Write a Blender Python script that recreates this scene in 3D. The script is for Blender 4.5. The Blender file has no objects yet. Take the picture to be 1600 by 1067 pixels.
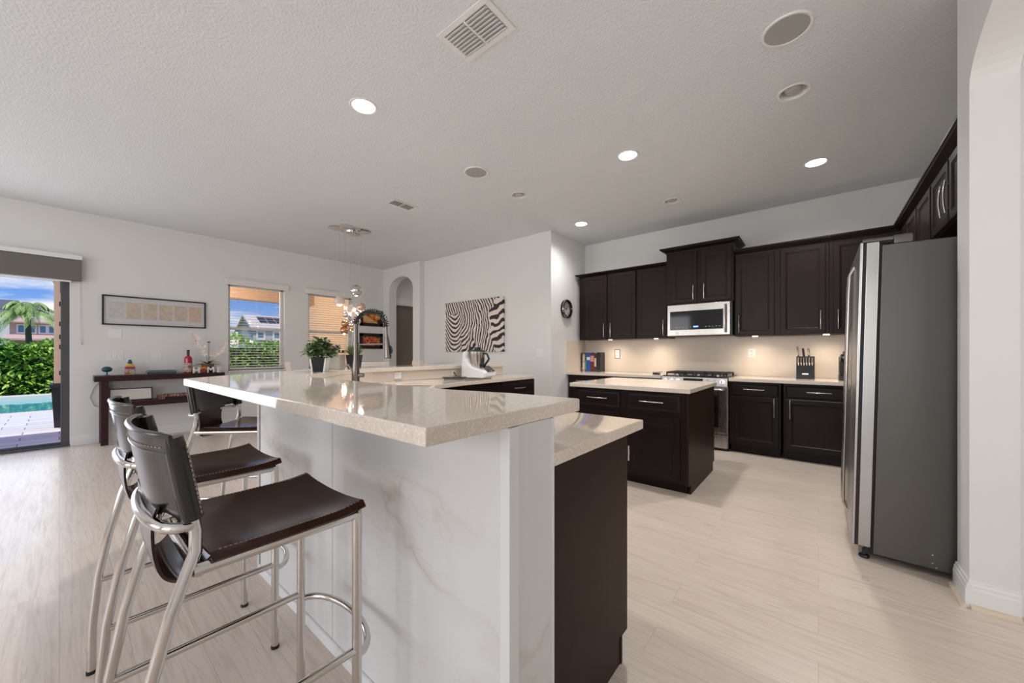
import bpy, bmesh, math, random
from mathutils import Vector, Matrix
R = math.radians
S = bpy.context.scene
C = S.collection
rnd = random.Random(7)

# ------------------------------------------------------------------ camera, world, sun, large lights, exposure
cam_data = bpy.data.cameras.new('camera')
cam = bpy.data.objects.new('camera', cam_data); C.objects.link(cam)
cam.location = (0, 0, 1.216)
cam.rotation_euler = (R(90), 0, R(39.45))
cam_data.sensor_width = 36.0
cam_data.lens = 582.0 / 1600.0 * 36.0
cam_data.shift_y = 18.5 / 1600.0
cam_data.clip_start = 0.02
cam_data.clip_end = 300
S.camera = cam
S.view_settings.view_transform = 'Standard'
S.view_settings.look = 'None'
S.view_settings.gamma = 1.0
S.view_settings.use_curve_mapping = False
S.view_settings.exposure = 0.0

world = bpy.data.worlds.new('sky'); S.world = world
world.use_nodes = True
nt = world.node_tree; nt.nodes.clear()
def wn(t, **k):
    n = nt.nodes.new(t)
    for a, b in k.items(): setattr(n, a, b)
    return n
w_tc = wn('ShaderNodeTexCoord'); w_sep = wn('ShaderNodeSeparateXYZ')
nt.links.new(w_tc.outputs['Generated'], w_sep.inputs[0])
w_grad = wn('ShaderNodeValToRGB')
w_grad.color_ramp.elements[0].position = 0.0; w_grad.color_ramp.elements[0].color = (.42, .64, .98, 1)
w_grad.color_ramp.elements[1].position = 0.15; w_grad.color_ramp.elements[1].color = (.07, .25, .78, 1)
nt.links.new(w_sep.outputs['Z'], w_grad.inputs[0])
w_map = wn('ShaderNodeMapping'); w_map.inputs['Scale'].default_value = (4, 4, 16)
nt.links.new(w_tc.outputs['Generated'], w_map.inputs[0])
w_noise = wn('ShaderNodeTexNoise'); w_noise.inputs['Scale'].default_value = 1.3; w_noise.inputs['Detail'].default_value = 6
nt.links.new(w_map.outputs[0], w_noise.inputs[0])
w_low = wn('ShaderNodeMapRange'); w_low.inputs[1].default_value = .22; w_low.inputs[2].default_value = .05
w_low.inputs[3].default_value = -.22; w_low.inputs[4].default_value = .16
nt.links.new(w_sep.outputs['Z'], w_low.inputs[0])
w_add = wn('ShaderNodeMath', operation='ADD')
nt.links.new(w_noise.outputs['Fac'], w_add.inputs[0]); nt.links.new(w_low.outputs[0], w_add.inputs[1])
w_cl = wn('ShaderNodeValToRGB')
w_cl.color_ramp.elements[0].position = .50; w_cl.color_ramp.elements[0].color = (0, 0, 0, 1)
w_cl.color_ramp.elements[1].position = .68; w_cl.color_ramp.elements[1].color = (1, 1, 1, 1)
nt.links.new(w_add.outputs[0], w_cl.inputs[0])
w_mix = wn('ShaderNodeMixRGB'); w_mix.inputs[2].default_value = (1, 1, 1, 1)
nt.links.new(w_cl.outputs[0], w_mix.inputs[0]); nt.links.new(w_grad.outputs[0], w_mix.inputs[1])
w_bg = wn('ShaderNodeBackground'); w_bg.inputs['Strength'].default_value = 1.0
nt.links.new(w_mix.outputs[0], w_bg.inputs[0])
w_out = wn('ShaderNodeOutputWorld'); nt.links.new(w_bg.outputs[0], w_out.inputs[0])

sun_d = bpy.data.lights.new('sun', 'SUN'); sun_d.energy = 3.6; sun_d.angle = R(.6); sun_d.color = (1, .95, .86)
sun = bpy.data.objects.new('sun', sun_d); C.objects.link(sun)
sun.rotation_euler = Vector((.40, -.25, .88)).to_track_quat('Z', 'Y').to_euler()

def area(name, loc, direction, sx, sy, power, color=(1, 1, 1)):
    d = bpy.data.lights.new(name, 'AREA'); d.shape = 'RECTANGLE'; d.size = sx; d.size_y = sy
    d.energy = power; d.color = color
    o = bpy.data.objects.new(name, d); C.objects.link(o)
    o.location = loc; o.rotation_euler = (-Vector(direction)).to_track_quat('Z', 'Y').to_euler()
    return o
# added fill at unseen rear windows and in the side room; daylight at the sliding door
area('rear_fill', (-5.0, -4.05, 1.6), (0, 1, 0), 2.6, 2.0, 48, (1, .98, .955))
area('rear_fill', (-1.2, -4.05, 1.6), (0, 1, 0), 2.6, 2.0, 72, (1, .985, .97))
area('side_room_fill', (2.45, -0.5, 1.6), (-1, 0, 0), 3.0, 2.0, 62, (1, .97, .94))  # added fill shining through the arch, no window behind it
area('lanai_fill', (-9.2, 1.2, 2.3), (0, .9, .05), 1.4, .5, 85, (1, .78, .56))  # added warm light in place of sun on the lanai wall
area('hall_fill', (-6.3, 6.9, 3.05), (0, 0, -1), .8, .8, 20, (1, .95, .9))  # added light that brightens the hall, no fixture there
area('daylight_sliding_door', (-7.55, -1.0, 1.15), (1, 0, 0), 2.0, 2.0, 32, (.95, .98, 1))

# ------------------------------------------------------------------ materials
MATS = {}
class NB:
    def __init__(s, m): s.t = m.node_tree; s.b = s.t.nodes['Principled BSDF']; s._tc = None
    def n(s, t, **k):
        x = s.t.nodes.new(t)
        for a, b in k.items(): setattr(x, a, b)
        return x
    def l(s, a, b): s.t.links.new(a, b)
    def tc(s, which='Object'):
        if s._tc is None: s._tc = s.n('ShaderNodeTexCoord')
        return s._tc.outputs[which]
    def mapping(s, scale=(1, 1, 1), rot=(0, 0, 0), loc=(0, 0, 0), src=None):
        m = s.n('ShaderNodeMapping')
        m.inputs['Scale'].default_value = scale; m.inputs['Rotation'].default_value = rot; m.inputs['Location'].default_value = loc
        s.l(src if src is not None else s.tc(), m.inputs[0]); return m.outputs[0]
    def noise(s, vec, scale, detail=3, rough=.5, dist=0, out='Fac'):
        x = s.n('ShaderNodeTexNoise')
        x.inputs['Scale'].default_value = scale; x.inputs['Detail'].default_value = detail
        x.inputs['Roughness'].default_value = rough; x.inputs['Distortion'].default_value = dist
        s.l(vec, x.inputs['Vector']); return x.outputs[out]
    def ramp(s, fac, stops):
        r = s.n('ShaderNodeValToRGB'); e = r.color_ramp.elements
        while len(e) < len(stops): e.new(.5)
        for i, (p, c) in enumerate(stops):
            e[i].position = p; e[i].color = (*c, 1) if len(c) == 3 else c
        s.l(fac, r.inputs[0]); return r.outputs[0]
    def mix(s, fac, a, b, mode='MIX'):
        m = s.n('ShaderNodeMixRGB', blend_type=mode)
        for i, v in ((0, fac), (1, a), (2, b)):
            if isinstance(v, (int, float)): m.inputs[i].default_value = v
            elif isinstance(v, tuple): m.inputs[i].default_value = (*v, 1)
            else: s.l(v, m.inputs[i])
        return m.outputs[0]
    def math(s, op, a, b=None, c=None):
        m = s.n('ShaderNodeMath', operation=op)
        for i, v in enumerate((a, b, c)):
            if v is None: continue
            if isinstance(v, (int, float)): m.inputs[i].default_value = v
            else: s.l(v, m.inputs[i])
        return m.outputs[0]
    def bump(s, h, strength, dist=.01):
        b = s.n('ShaderNodeBump'); b.inputs['Strength'].default_value = strength; b.inputs['Distance'].default_value = dist
        s.l(h, b.inputs['Height']); s.l(b.outputs[0], s.b.inputs['Normal'])
def mat(name, color=(.8, .8, .8), rough=.5, metal=0, coat=0, emit=None, estr=0, spec=None):
    m = bpy.data.materials.new(name); m.use_nodes = True
    b = m.node_tree.nodes['Principled BSDF']
    b.inputs['Base Color'].default_value = (*color, 1); b.inputs['Roughness'].default_value = rough
    b.inputs['Metallic'].default_value = metal; b.inputs['Coat Weight'].default_value = coat
    if spec is not None: b.inputs['Specular IOR Level'].default_value = spec
    if emit: b.inputs['Emission Color'].default_value = (*emit, 1); b.inputs['Emission Strength'].default_value = estr
    MATS[name] = m; return m
def M(n): return MATS[n]

m = mat('wall_paint', (.77, .765, .755), .85); k = NB(m)
k.bump(k.noise(k.tc(), 90, 3), .08, .004)
m = mat('ceiling_texture', (.765, .79, .81), .95); k = NB(m)
h1 = k.noise(k.tc(), 60, 4, .55, .3)
k.bump(k.ramp(h1, [(.38, (0, 0, 0)), (.62, (1, 1, 1))]), .38, .006)
mat('white_trim', (.80, .80, .79), .35)
mat('white_plastic', (.82, .82, .81), .3)
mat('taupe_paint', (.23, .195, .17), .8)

# whitewashed oak planks running along X
m = mat('oak_floor', (.6, .5, .43), .3); k = NB(m)
br = k.n('ShaderNodeTexBrick'); br.offset = .37; br.offset_frequency = 2
br.inputs['Color1'].default_value = (.0, .0, .0, 1); br.inputs['Color2'].default_value = (1, 1, 1, 1); br.inputs['Mortar'].default_value = (.5, .5, .5, 1)
br.inputs['Scale'].default_value = 1; br.inputs['Mortar Size'].default_value = .0012; br.inputs['Mortar Smooth'].default_value = .3
br.inputs['Brick Width'].default_value = 1.5; br.inputs['Row Height'].default_value = .19
k.l(k.tc(), br.inputs['Vector'])
off = k.n('ShaderNodeVectorMath', operation='MULTIPLY_ADD')
k.l(br.outputs['Color'], off.inputs[0]); off.inputs[1].default_value = (7, 3, 5); k.l(k.tc(), off.inputs[2])
g1 = k.noise(k.mapping((1.1, 17, 1), src=off.outputs[0]), 2.2, 6, .62, .8)
g2 = k.noise(k.mapping((2.5, 55, 1), src=off.outputs[0]), 3.0, 4, .6, .3)
g3 = k.noise(k.mapping((.5, 4, 1), src=off.outputs[0]), 1.6, 3, .5, 1.5)
wv = k.n('ShaderNodeTexWave', wave_type='BANDS', bands_direction='Y')
wv.inputs['Scale'].default_value = 9; wv.inputs['Distortion'].default_value = 9; wv.inputs['Detail'].default_value = 2; wv.inputs['Detail Scale'].default_value = .6
k.l(k.mapping((.28, 1, 1), src=off.outputs[0]), wv.inputs['Vector'])
base = k.mix(br.outputs['Color'], (.655, .555, .475), (.69, .59, .51))
c1 = k.mix(k.ramp(g1, [(.36, (1, 1, 1)), (.52, (0, 0, 0))]), base, (.56, .465, .39))
c2 = k.mix(k.math('MULTIPLY', k.ramp(wv.outputs['Fac'], [(.0, (1, 1, 1)), (.16, (0, 0, 0))]), .20), c1, (.43, .34, .275))
c3 = k.mix(k.math('MULTIPLY', k.ramp(g2, [(.55, (0, 0, 0)), (.72, (1, 1, 1))]), .35), c2, (.68, .61, .54))
c4 = k.mix(k.math('MULTIPLY', g3, .22), c3, (.66, .57, .50))
fin = k.mix(k.math('MULTIPLY', br.outputs['Fac'], .55), c4, (.36, .29, .24))
k.l(fin, k.b.inputs['Base Color'])
k.l(k.ramp(g1, [(.3, (.36, .36, .36)), (.7, (.26, .26, .26))]), k.b.inputs['Roughness'])
k.bump(g1, .05, .003)

# polished quartz with flecks
m = mat('quartz', (.78, .72, .65), .045); k = NB(m)
v = k.n('ShaderNodeTexVoronoi'); v.inputs['Scale'].default_value = 270; k.l(k.tc(), v.inputs['Vector'])
sp = k.noise(k.tc(), 190, 3, .6); big = k.noise(k.tc(), 6, 2)
sepc = k.n('ShaderNodeSeparateColor'); k.l(v.outputs['Color'], sepc.inputs[0])
dark = k.math('MULTIPLY', k.ramp(sepc.outputs[0], [(.86, (0, 0, 0)), (.9, (1, 1, 1))]), k.ramp(v.outputs['Distance'], [(.25, (1, 1, 1)), (.5, (0, 0, 0))]))
lite = k.math('MULTIPLY', k.ramp(sepc.outputs[1], [(.80, (0, 0, 0)), (.86, (1, 1, 1))]), .6)
b0 = k.mix(sp, (.71, .60, .505), (.79, .70, .61))
b1 = k.mix(lite, b0, (.90, .87, .82))
b2 = k.mix(k.math('MULTIPLY', dark, .55), b1, (.40, .33, .27))
k.l(b2, k.b.inputs['Base Color'])

# white marble panels with grey and golden veins
m = mat('marble', (.80, .80, .80), .42, spec=.3); k = NB(m)
warp = k.noise(k.tc(), 1.3, 4, .55, out='Color')
wm = k.n('ShaderNodeVectorMath', operation='MULTIPLY_ADD'); k.l(warp, wm.inputs[0]); wm.inputs[1].default_value = (.9, .9, .9)
k.l(k.mapping((.75, .75, 1.9), rot=(0, R(14), 0)), wm.inputs[2])
va = k.noise(wm.outputs[0], 1.45, 3, .5); vb = k.noise(wm.outputs[0], 3.2, 4, .6)
ra = k.ramp(k.math('ABSOLUTE', k.math('SUBTRACT', va, .5)), [(0, (1, 1, 1)), (.010, (.50, .50, .50)), (.055, (0, 0, 0))])
rb = k.ramp(k.math('ABSOLUTE', k.math('SUBTRACT', vb, .5)), [(0, (.6, .6, .6)), (.012, (.15, .15, .15)), (.03, (0, 0, 0))])
mask = k.ramp(k.noise(k.tc(), 1.7, 2), [(.42, (0, 0, 0)), (.62, (1, 1, 1))])
cl = k.ramp(k.noise(wm.outputs[0], .9, 4), [(.36, (.735, .73, .72)), (.64, (.665, .66, .65))])
vein_c = k.mix(k.noise(k.tc(), 2.1, 2), (.56, .45, .33), (.50, .47, .43))
m1 = k.mix(k.math('MULTIPLY', k.math('MULTIPLY', ra, mask), .80), cl, vein_c)
m2 = k.mix(k.math('MULTIPLY', k.math('MULTIPLY', rb, mask), .50), m1, (.56, .50, .42))
k.l(m2, k.b.inputs['Base Color'])

def wood(name, c0, c1, rough, axis_scale=(22, 22, 1.5), coat=.0, spec=.2):
    m = mat(name, c0, rough, coat=coat, spec=spec); k = NB(m)
    g = k.noise(k.mapping(axis_scale), 2.5, 5, .6, .5)
    k.l(k.mix(g, c0, c1), k.b.inputs['Base Color']); k.bump(g, .05, .002)
    return m
wood('espresso', (.0095, .0052, .0052), (.019, .0098, .0092), .36)
wood('espresso_panel', (.024, .0115, .0075), (.034, .017, .011), .42, spec=.12)
wood('console_wood', (.026, .010, .012), (.050, .018, .020), .38, (3, 1.2, 22))
mat('dark_gap', (.006, .006, .006), .6)

def brushed(name, col, rough, sc=(1, 1, 200)):
    m = mat(name, col, rough, 1); k = NB(m)
    g = k.noise(k.mapping(sc), 3, 2); k.bump(g, .03, .001)
    k.l(k.ramp(g, [(.3, (rough * .85,) * 3), (.7, (rough * 1.2,) * 3)]), k.b.inputs['Roughness'])
    return m
brushed('stainless', (.52, .49, .46), .24, (200, 1, 1))
brushed('fridge_steel', (.50, .49, .475), .30, (1, 120, 1))
m = mat('fridge_side', (.125, .122, .116), .36, .7); k = NB(m); k.bump(k.noise(k.mapping((60, 60, 2)), 2, 3), .035, .002)
mat('nickel', (.72, .66, .60), .22, 1)
mat('chrome', (.74, .72, .70), .09, 1)
mat('stool_chrome', (.66, .63, .60), .13, 1)
mat('faucet_steel', (.23, .20, .18), .30, 1)
mat('spring_steel', (.09, .085, .085), .35, .9)
mat('copper', (.62, .33, .17), .12, 1)
m = mat('leather', (.032, .0125, .008), .19, spec=.30); k = NB(m)
k.bump(k.noise(k.tc(), 260, 3), .05, .001)
k.l(k.mix(k.noise(k.tc(), 9, 3), (.024, .0072, .0045), (.044, .0135, .008)), k.b.inputs['Base Color'])
m = mat('leather_back', (.014, .010, .010), .20, spec=.55); k = NB(m)
k.bump(k.noise(k.tc(), 260, 3), .05, .001)
mat('thread', (.42, .34, .25), .8)
mat('black_plastic', (.012, .012, .013), .35)
mat('black_gloss', (.008, .008, .009), .06)
mat('black_matte', (.014, .014, .015), .7)
mat('cast_iron', (.02, .018, .017), .55)
mat('rubber', (.015, .015, .015), .8)
m = mat('tile', (.62, .53, .43), .30); k = NB(m)
bt = k.n('ShaderNodeTexBrick'); bt.offset = .5
bt.inputs['Color1'].default_value = (.72, .62, .525, 1); bt.inputs['Color2'].default_value = (.75, .65, .555, 1); bt.inputs['Mortar'].default_value = (.70, .60, .51, 1)
bt.inputs['Scale'].default_value = 1; bt.inputs['Brick Width'].default_value = .40; bt.inputs['Row Height'].default_value = .20; bt.inputs['Mortar Size'].default_value = .0015
k.l(k.mapping((1, 1, 1), rot=(R(-90), 0, 0)), bt.inputs['Vector']); k.l(bt.outputs['Color'], k.b.inputs['Base Color'])
mat('tile_plain', (.74, .645, .545), .30)
mat('shoe_mold', (.70, .60, .46), .5)
m = mat('shade_fabric', (.165, .155, .145), .9); k = NB(m); k.bump(k.noise(k.tc(), 400, 2), .2, .001)
mat('door_frame', (.085, .09, .10), .4, .3)
mat('vinyl', (.78, .78, .78), .35)
mat('slat_white', (.80, .78, .75), .45)
def glass(name, tint=(1, 1, 1), gl=.08):
    m = bpy.data.materials.new(name); m.use_nodes = True; t = m.node_tree; t.nodes.clear()
    o = t.nodes.new('ShaderNodeOutputMaterial'); mx = t.nodes.new('ShaderNodeMixShader')
    tr = t.nodes.new('ShaderNodeBsdfTransparent'); gs = t.nodes.new('ShaderNodeBsdfGlossy'); fr = t.nodes.new('ShaderNodeFresnel')
    tr.inputs[0].default_value = (*tint, 1); gs.inputs['Roughness'].default_value = .02; fr.inputs[0].default_value = 1.3
    t.links.new(fr.outputs[0], mx.inputs[0]); t.links.new(tr.outputs[0], mx.inputs[1]); t.links.new(gs.outputs[0], mx.inputs[2]); t.links.new(mx.outputs[0], o.inputs[0])
    MATS[name] = m; return m
glass('pane_glass', (.97, .985, .98))
mat('frosted_globe', (.80, .66, .58), .25, .0, coat=.5)
mat('bulb_glow', (1, .9, .75), .4, emit=(1, .86, .66), estr=6)
mat('lamp_lens', (1, 1, 1), .4, emit=(1, .98, .95), estr=14)
mat('lamp_off', (.50, .48, .46), .5)
mat('speaker_grille', (.40, .395, .38), .75)
mat('vent_dark', (.50, .50, .49), .8)
mat('puck', (.8, .8, .8), .3, emit=(1, .85, .6), estr=3)

# ------------------------------------------------------------------ mesh helpers
def tag(o, label=None, cat=None, group=None, kind=None):
    if label: o['label'] = label
    if cat: o['category'] = cat
    if group: o['group'] = group
    if kind: o['kind'] = kind
    return o
def thing(name, label, cat, loc=(0, 0, 0), group=None, rz=0):
    o = bpy.data.objects.new(name, None); o.empty_display_size = .05; C.objects.link(o)
    o.location = loc; o.rotation_euler = (0, 0, rz)
    return tag(o, label, cat, group)
def root_of(o):
    while o.parent is not None: o = o.parent
    return o
class MB:
    """collects pieces of one part"""
    def __init__(s): s.bm = bmesh.new()
    def _add(s, tmp, mtx=None):
        me = bpy.data.meshes.new('tmp'); tmp.to_mesh(me); tmp.free()
        if mtx is not None: me.transform(mtx)
        s.bm.from_mesh(me); bpy.data.meshes.remove(me); return s
    def box(s, a, b, bev=0, seg=2, mtx=None):
        t = bmesh.new(); bmesh.ops.create_cube(t, size=1)
        for v in t.verts:
            v.co = Vector([(a[i] + b[i]) / 2 + v.co[i] * abs(b[i] - a[i]) for i in range(3)])
        if bev: bmesh.ops.bevel(t, geom=t.edges[:], offset=bev, segments=seg, profile=.5, affect='EDGES')
        return s._add(t, mtx)
    def prism(s, poly, z0, z1, bev=0, seg=2, mtx=None):
        t = bmesh.new()
        vs = [t.verts.new((p[0], p[1], z0)) for p in poly]
        f = t.faces.new(vs)
        r = bmesh.ops.extrude_face_region(t, geom=[f])
        for v in r['geom']:
            if isinstance(v, bmesh.types.BMVert): v.co.z = z1
        bmesh.ops.recalc_face_normals(t, faces=t.faces[:])
        if bev: bmesh.ops.bevel(t, geom=t.edges[:], offset=bev, segments=seg, profile=.5, affect='EDGES')
        return s._add(t, mtx)
    def rings(s, rings, cap=True, closed=False, mtx=None):
        """loft between rings of equal point count"""
        t = bmesh.new(); R_ = [[t.verts.new(p) for p in r] for r in rings]
        n = len(R_[0]); m_ = len(R_)
        for i in range(m_ if closed else m_ - 1):
            A, B = R_[i], R_[(i + 1) % m_]
            for j in range(n):
                t.faces.new((A[j], A[(j + 1) % n], B[(j + 1) % n], B[j]))
        if cap and not closed:
            t.faces.new(R_[0][::-1]); t.faces.new(R_[-1])
        bmesh.ops.recalc_face_normals(t, faces=t.faces[:])
        return s._add(t, mtx)
    def tube(s, pts, r, n=12, closed=False, cap=True, mtx=None, flat=1.0):
        pts = [Vector(p) for p in pts]; N = len(pts)
        rr = r if isinstance(r, (list, tuple)) else [r] * N
        tang = []
        for i in range(N):
            a = pts[(i - 1) % N] if (closed or i > 0) else pts[i]
            b = pts[(i + 1) % N] if (closed or i < N - 1) else pts[i]
            tang.append((b - a).normalized())
        up = Vector((0, 0, 1)) if abs(tang[0].z) < .9 else Vector((1, 0, 0))
        nx = tang[0].cross(up).normalized(); out = []
        for i in range(N):
            nx = (nx - tang[i] * nx.dot(tang[i])).normalized(); ny = tang[i].cross(nx)
            out.append([pts[i] + (nx * math.cos(2 * math.pi * j / n) + ny * math.sin(2 * math.pi * j / n) * flat) * rr[i] for j in range(n)])
        return s.rings(out, cap=cap, closed=closed, mtx=mtx)
    def cyl(s, a, b, r, r2=None, n=24, mtx=None):
        return s.tube([a, b], [r, r if r2 is None else r2], n, mtx=mtx)
    def lathe(s, prof, c=(0, 0, 0), n=28, mtx=None):
        t = bmesh.new(); rows = []
        for r, z in prof:
            if r < 1e-5: rows.append([t.verts.new((c[0], c[1], c[2] + z))])
            else: rows.append([t.verts.new((c[0] + r * math.cos(2 * math.pi * j / n), c[1] + r * math.sin(2 * math.pi * j / n), c[2] + z)) for j in range(n)])
        for A, B in zip(rows, rows[1:]):
            for j in range(n):
                q = [A[j % len(A)], A[(j + 1) % len(A)], B[(j + 1) % len(B)], B[j % len(B)]]
                u = []
                for v in q:
                    if v not in u: u.append(v)
                if len(u) >= 3: t.faces.new(u)
        bmesh.ops.recalc_face_normals(t, faces=t.faces[:])
        return s._add(t, mtx)
    def ball(s, c, r, n=20, sc=(1, 1, 1), mtx=None):
        t = bmesh.new(); bmesh.ops.create_uvsphere(t, u_segments=n, v_segments=max(6, n // 2), radius=r)
        for v in t.verts: v.co = Vector((c[0] + v.co.x * sc[0], c[1] + v.co.y * sc[1], c[2] + v.co.z * sc[2]))
        return s._add(t, mtx)
    def sheet(s, fn, nu, nv, th=.004, mtx=None):
        """thick surface from fn(u,v)"""
        P_ = [[Vector(fn(i / nu, j / nv)) for j in range(nv + 1)] for i in range(nu + 1)]
        Nn = [[None] * (nv + 1) for _ in range(nu + 1)]
        for i in range(nu + 1):
            for j in range(nv + 1):
                du = P_[min(i + 1, nu)][j] - P_[max(i - 1, 0)][j]; dv = P_[i][min(j + 1, nv)] - P_[i][max(j - 1, 0)]
                q = du.cross(dv); Nn[i][j] = q.normalized() if q.length > 1e-12 else Vector((0, 0, 1))
        t = bmesh.new()
        A = [[t.verts.new(P_[i][j] + Nn[i][j] * th / 2) for j in range(nv + 1)] for i in range(nu + 1)]
        B = [[t.verts.new(P_[i][j] - Nn[i][j] * th / 2) for j in range(nv + 1)] for i in range(nu + 1)]
        for i in range(nu):
            for j in range(nv):
                t.faces.new((A[i][j], A[i + 1][j], A[i + 1][j + 1], A[i][j + 1]))
                t.faces.new((B[i][j], B[i][j + 1], B[i + 1][j + 1], B[i + 1][j]))
        for i in range(nu):
            for j in (0, nv): t.faces.new((A[i][j], A[i + 1][j], B[i + 1][j], B[i][j]))
        for j in range(nv):
            for i in (0, nu): t.faces.new((A[i][j], A[i][j + 1], B[i][j + 1], B[i][j]))
        bmesh.ops.recalc_face_normals(t, faces=t.faces[:])
        return s._add(t, mtx)
    def poly(s, pts):
        s.bm.faces.new([s.bm.verts.new(p) for p in pts]); return s
    def build(s, name, material, parent=None, world=True, angle=40, smooth=True, bevel_mod=0):
        me = bpy.data.meshes.new(name); s.bm.to_mesh(me); s.bm.free()
        if parent is not None and world:
            rt = root_of(parent); mt = Matrix.Rotation(-rt.rotation_euler.z, 4, 'Z') @ Matrix.Translation(-Vector(rt.location))
            me.transform(mt)
        if smooth:
            for p in me.polygons: p.use_smooth = True
            me.set_sharp_from_angle(angle=R(angle))
        me.materials.append(MATS[material] if isinstance(material, str) else material)
        o = bpy.data.objects.new(name, me); C.objects.link(o)
        if parent is not None: o.parent = parent
        if smooth:
            wm_ = o.modifiers.new('even_shading', 'WEIGHTED_NORMAL'); wm_.keep_sharp = True; wm_.weight = 80
        return o
def struct(name, mb, m, parent=None):
    o = mb.build(name, m, parent, smooth=False)
    if parent is None: o['kind'] = 'structure'
    return o
def cut(o, cutters):
    """subtract closed volumes from o's mesh for good"""
    cs = []
    for mb in cutters:
        me = bpy.data.meshes.new('cut'); mb.bm.to_mesh(me); mb.bm.free()
        c = bpy.data.objects.new('cut', me); C.objects.link(c); cs.append(c)
        md = o.modifiers.new('cut', 'BOOLEAN'); md.object = c; md.solver = 'EXACT'; md.operation = 'DIFFERENCE'
    dg = bpy.context.evaluated_depsgraph_get()
    me2 = bpy.data.meshes.new_from_object(o.evaluated_get(dg))
    old = o.data; o.modifiers.clear(); o.data = me2; me2.name = old.name; bpy.data.meshes.remove(old)
    for c in cs:
        d = c.data; bpy.data.objects.remove(c); bpy.data.meshes.remove(d)
    return o
def copy_tree(o, parent=None):
    c = o.copy(); C.objects.link(c)
    if parent is not None: c.parent = parent
    for ch in [x for x in o.children]: copy_tree(ch, c)
    return c
def clone(o, loc, label=None, rz=None):
    c = copy_tree(o); c.location = loc
    if rz is not None: c.rotation_euler = (0, 0, rz)
    if label: c['label'] = label
    return c
def cyl_cut(x, y, z0, z1, r): return MB().cyl((x, y, z0), (x, y, z1), r, n=36)
def box_cut(a, b): return MB().box(a, b)
def text_mesh(name, body, size, depth, material, parent, mtx, bold=0.0):
    cu = bpy.data.curves.new('letters', 'FONT'); cu.body = body; cu.size = size; cu.extrude = depth / 2; cu.align_x = 'CENTER'; cu.offset = bold
    t = bpy.data.objects.new('letters', cu); C.objects.link(t)
    dg = bpy.context.evaluated_depsgraph_get(); me = bpy.data.meshes.new_from_object(t.evaluated_get(dg))
    bpy.data.objects.remove(t); bpy.data.curves.remove(cu)
    me.transform(mtx); me.materials.clear(); me.materials.append(MATS[material])
    if parent is not None: me.transform(Matrix.Translation(-Vector(root_of(parent).location)))
    o = bpy.data.objects.new(name, me); C.objects.link(o); o.parent = parent
    return o
# ------------------------------------------------------------------ room shell
H = 3.1
LX, FY, RX, BY = -7.6, 5.86, 2.6, -4.2
struct('floor', MB().box((LX - .15, BY - .15, -.1), (RX + .15, 9.0, 0)), 'oak_floor')
ceiling = struct('ceiling', MB().box((LX - .15, BY - .15, H), (RX + .15, 9.0, H + .25)), 'ceiling_texture')
LIGHTS = [(-2.68, 1.475), (-1.403, 3.441), (-.02, 4.75), (-2.67, 4.832)]
CANS = [(-.139, 3.366), (-2.756, 3.481), (-1.399, 4.815)]
cut(ceiling, [cyl_cut(x, y, H - .05, H + .10, .082) for x, y in CANS + LIGHTS])

wl = struct('wall_left', MB().box((LX - .15, BY, 0), (LX, 4.95, H)), 'wall_paint')
DY0, DY1 = -2.2, .085
W1 = (1.79, 2.64, .93, 2.40); W2 = (3.06, 3.94, .93, 2.40)
cut(wl, [box_cut((LX - .3, DY0, -.01), (LX + .1, DY1, 2.24))] + [box_cut((LX - .3, w[0], w[2]), (LX + .1, w[1], w[3])) for w in (W1, W2)])
wa = struct('wall_far_left', MB().box((LX, 4.66, 0), (-6.27, 4.84, H)), 'wall_paint')
def arch_prism(x0, x1, zs, rise, n=16):
    pts = [(x0, -.01), (x1, -.01)] + [((x0 + x1) / 2 + (x1 - x0) / 2 * math.cos(math.pi * i / n), zs + rise * math.sin(math.pi * i / n)) for i in range(n + 1)]
    return pts
ap = arch_prism(-7.37, -6.50, 2.58, .29)
t = MB().prism(ap, 0, 1, mtx=Matrix.Translation((0, 5.2, 0)) @ Matrix.Rotation(R(90), 4, 'X'))
cut(wa, [t])
struct('wall_far_center', MB().box((-6.27, 4.78, 0), (-3.16, 6.0, H)), 'wall_paint')
struct('wall_far', MB().box((-3.16, FY, 0), (1.15, FY + .14, H)), 'wall_paint')
struct('wall_right', MB().box((.99, 2.98, 0), (1.15, FY, H)), 'wall_paint')
wr = struct('wall_right_arch', MB().box((.56, BY, 0), (.71, 2.98, H)), 'wall_paint')
ap2 = arch_prism(.76, 2.78, 2.50, .26, 28)
cut(wr, [MB().prism(ap2, 0, .6, mtx=Matrix.Translation((.3, 0, 0)) @ Matrix(((0, 0, 1, 0), (1, 0, 0, 0), (0, 1, 0, 0), (0, 0, 0, 1))))])
struct('wall_alcove', MB().box((.71, 2.84, 0), (RX, 2.98, H)), 'wall_paint')
struct('wall_side_room', MB().box((RX, BY, 0), (RX + .15, 2.98, H)), 'wall_paint')
wb = struct('wall_behind', MB().box((LX - .15, BY - .15, 0), (RX + .15, BY, H)), 'wall_paint')
cut(wb, [box_cut((-6.3, BY - .3, .6), (-3.7, BY + .1, 2.6)), box_cut((-2.5, BY - .3, .6), (.1, BY + .1, 2.6))])
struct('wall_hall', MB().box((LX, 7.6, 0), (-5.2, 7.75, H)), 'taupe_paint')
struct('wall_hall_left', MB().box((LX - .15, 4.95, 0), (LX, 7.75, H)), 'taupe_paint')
struct('wall_hall_upper', MB().box((LX, 4.85, 2.50), (LX + .03, 7.6, H)), 'wall_paint')
struct('trim_3', MB().box((LX, 4.85, 2.33), (LX + .12, 7.6, 2.50)), 'white_trim')
struct('wall_hall_right', MB().box((-5.2, 6.0, 0), (-5.05, 7.75, H)), 'wall_paint')
struct('wall_hall_header', MB().box((LX, 6.3, 2.55), (-5.2, 6.5, 2.78)), 'wall_paint')
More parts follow.
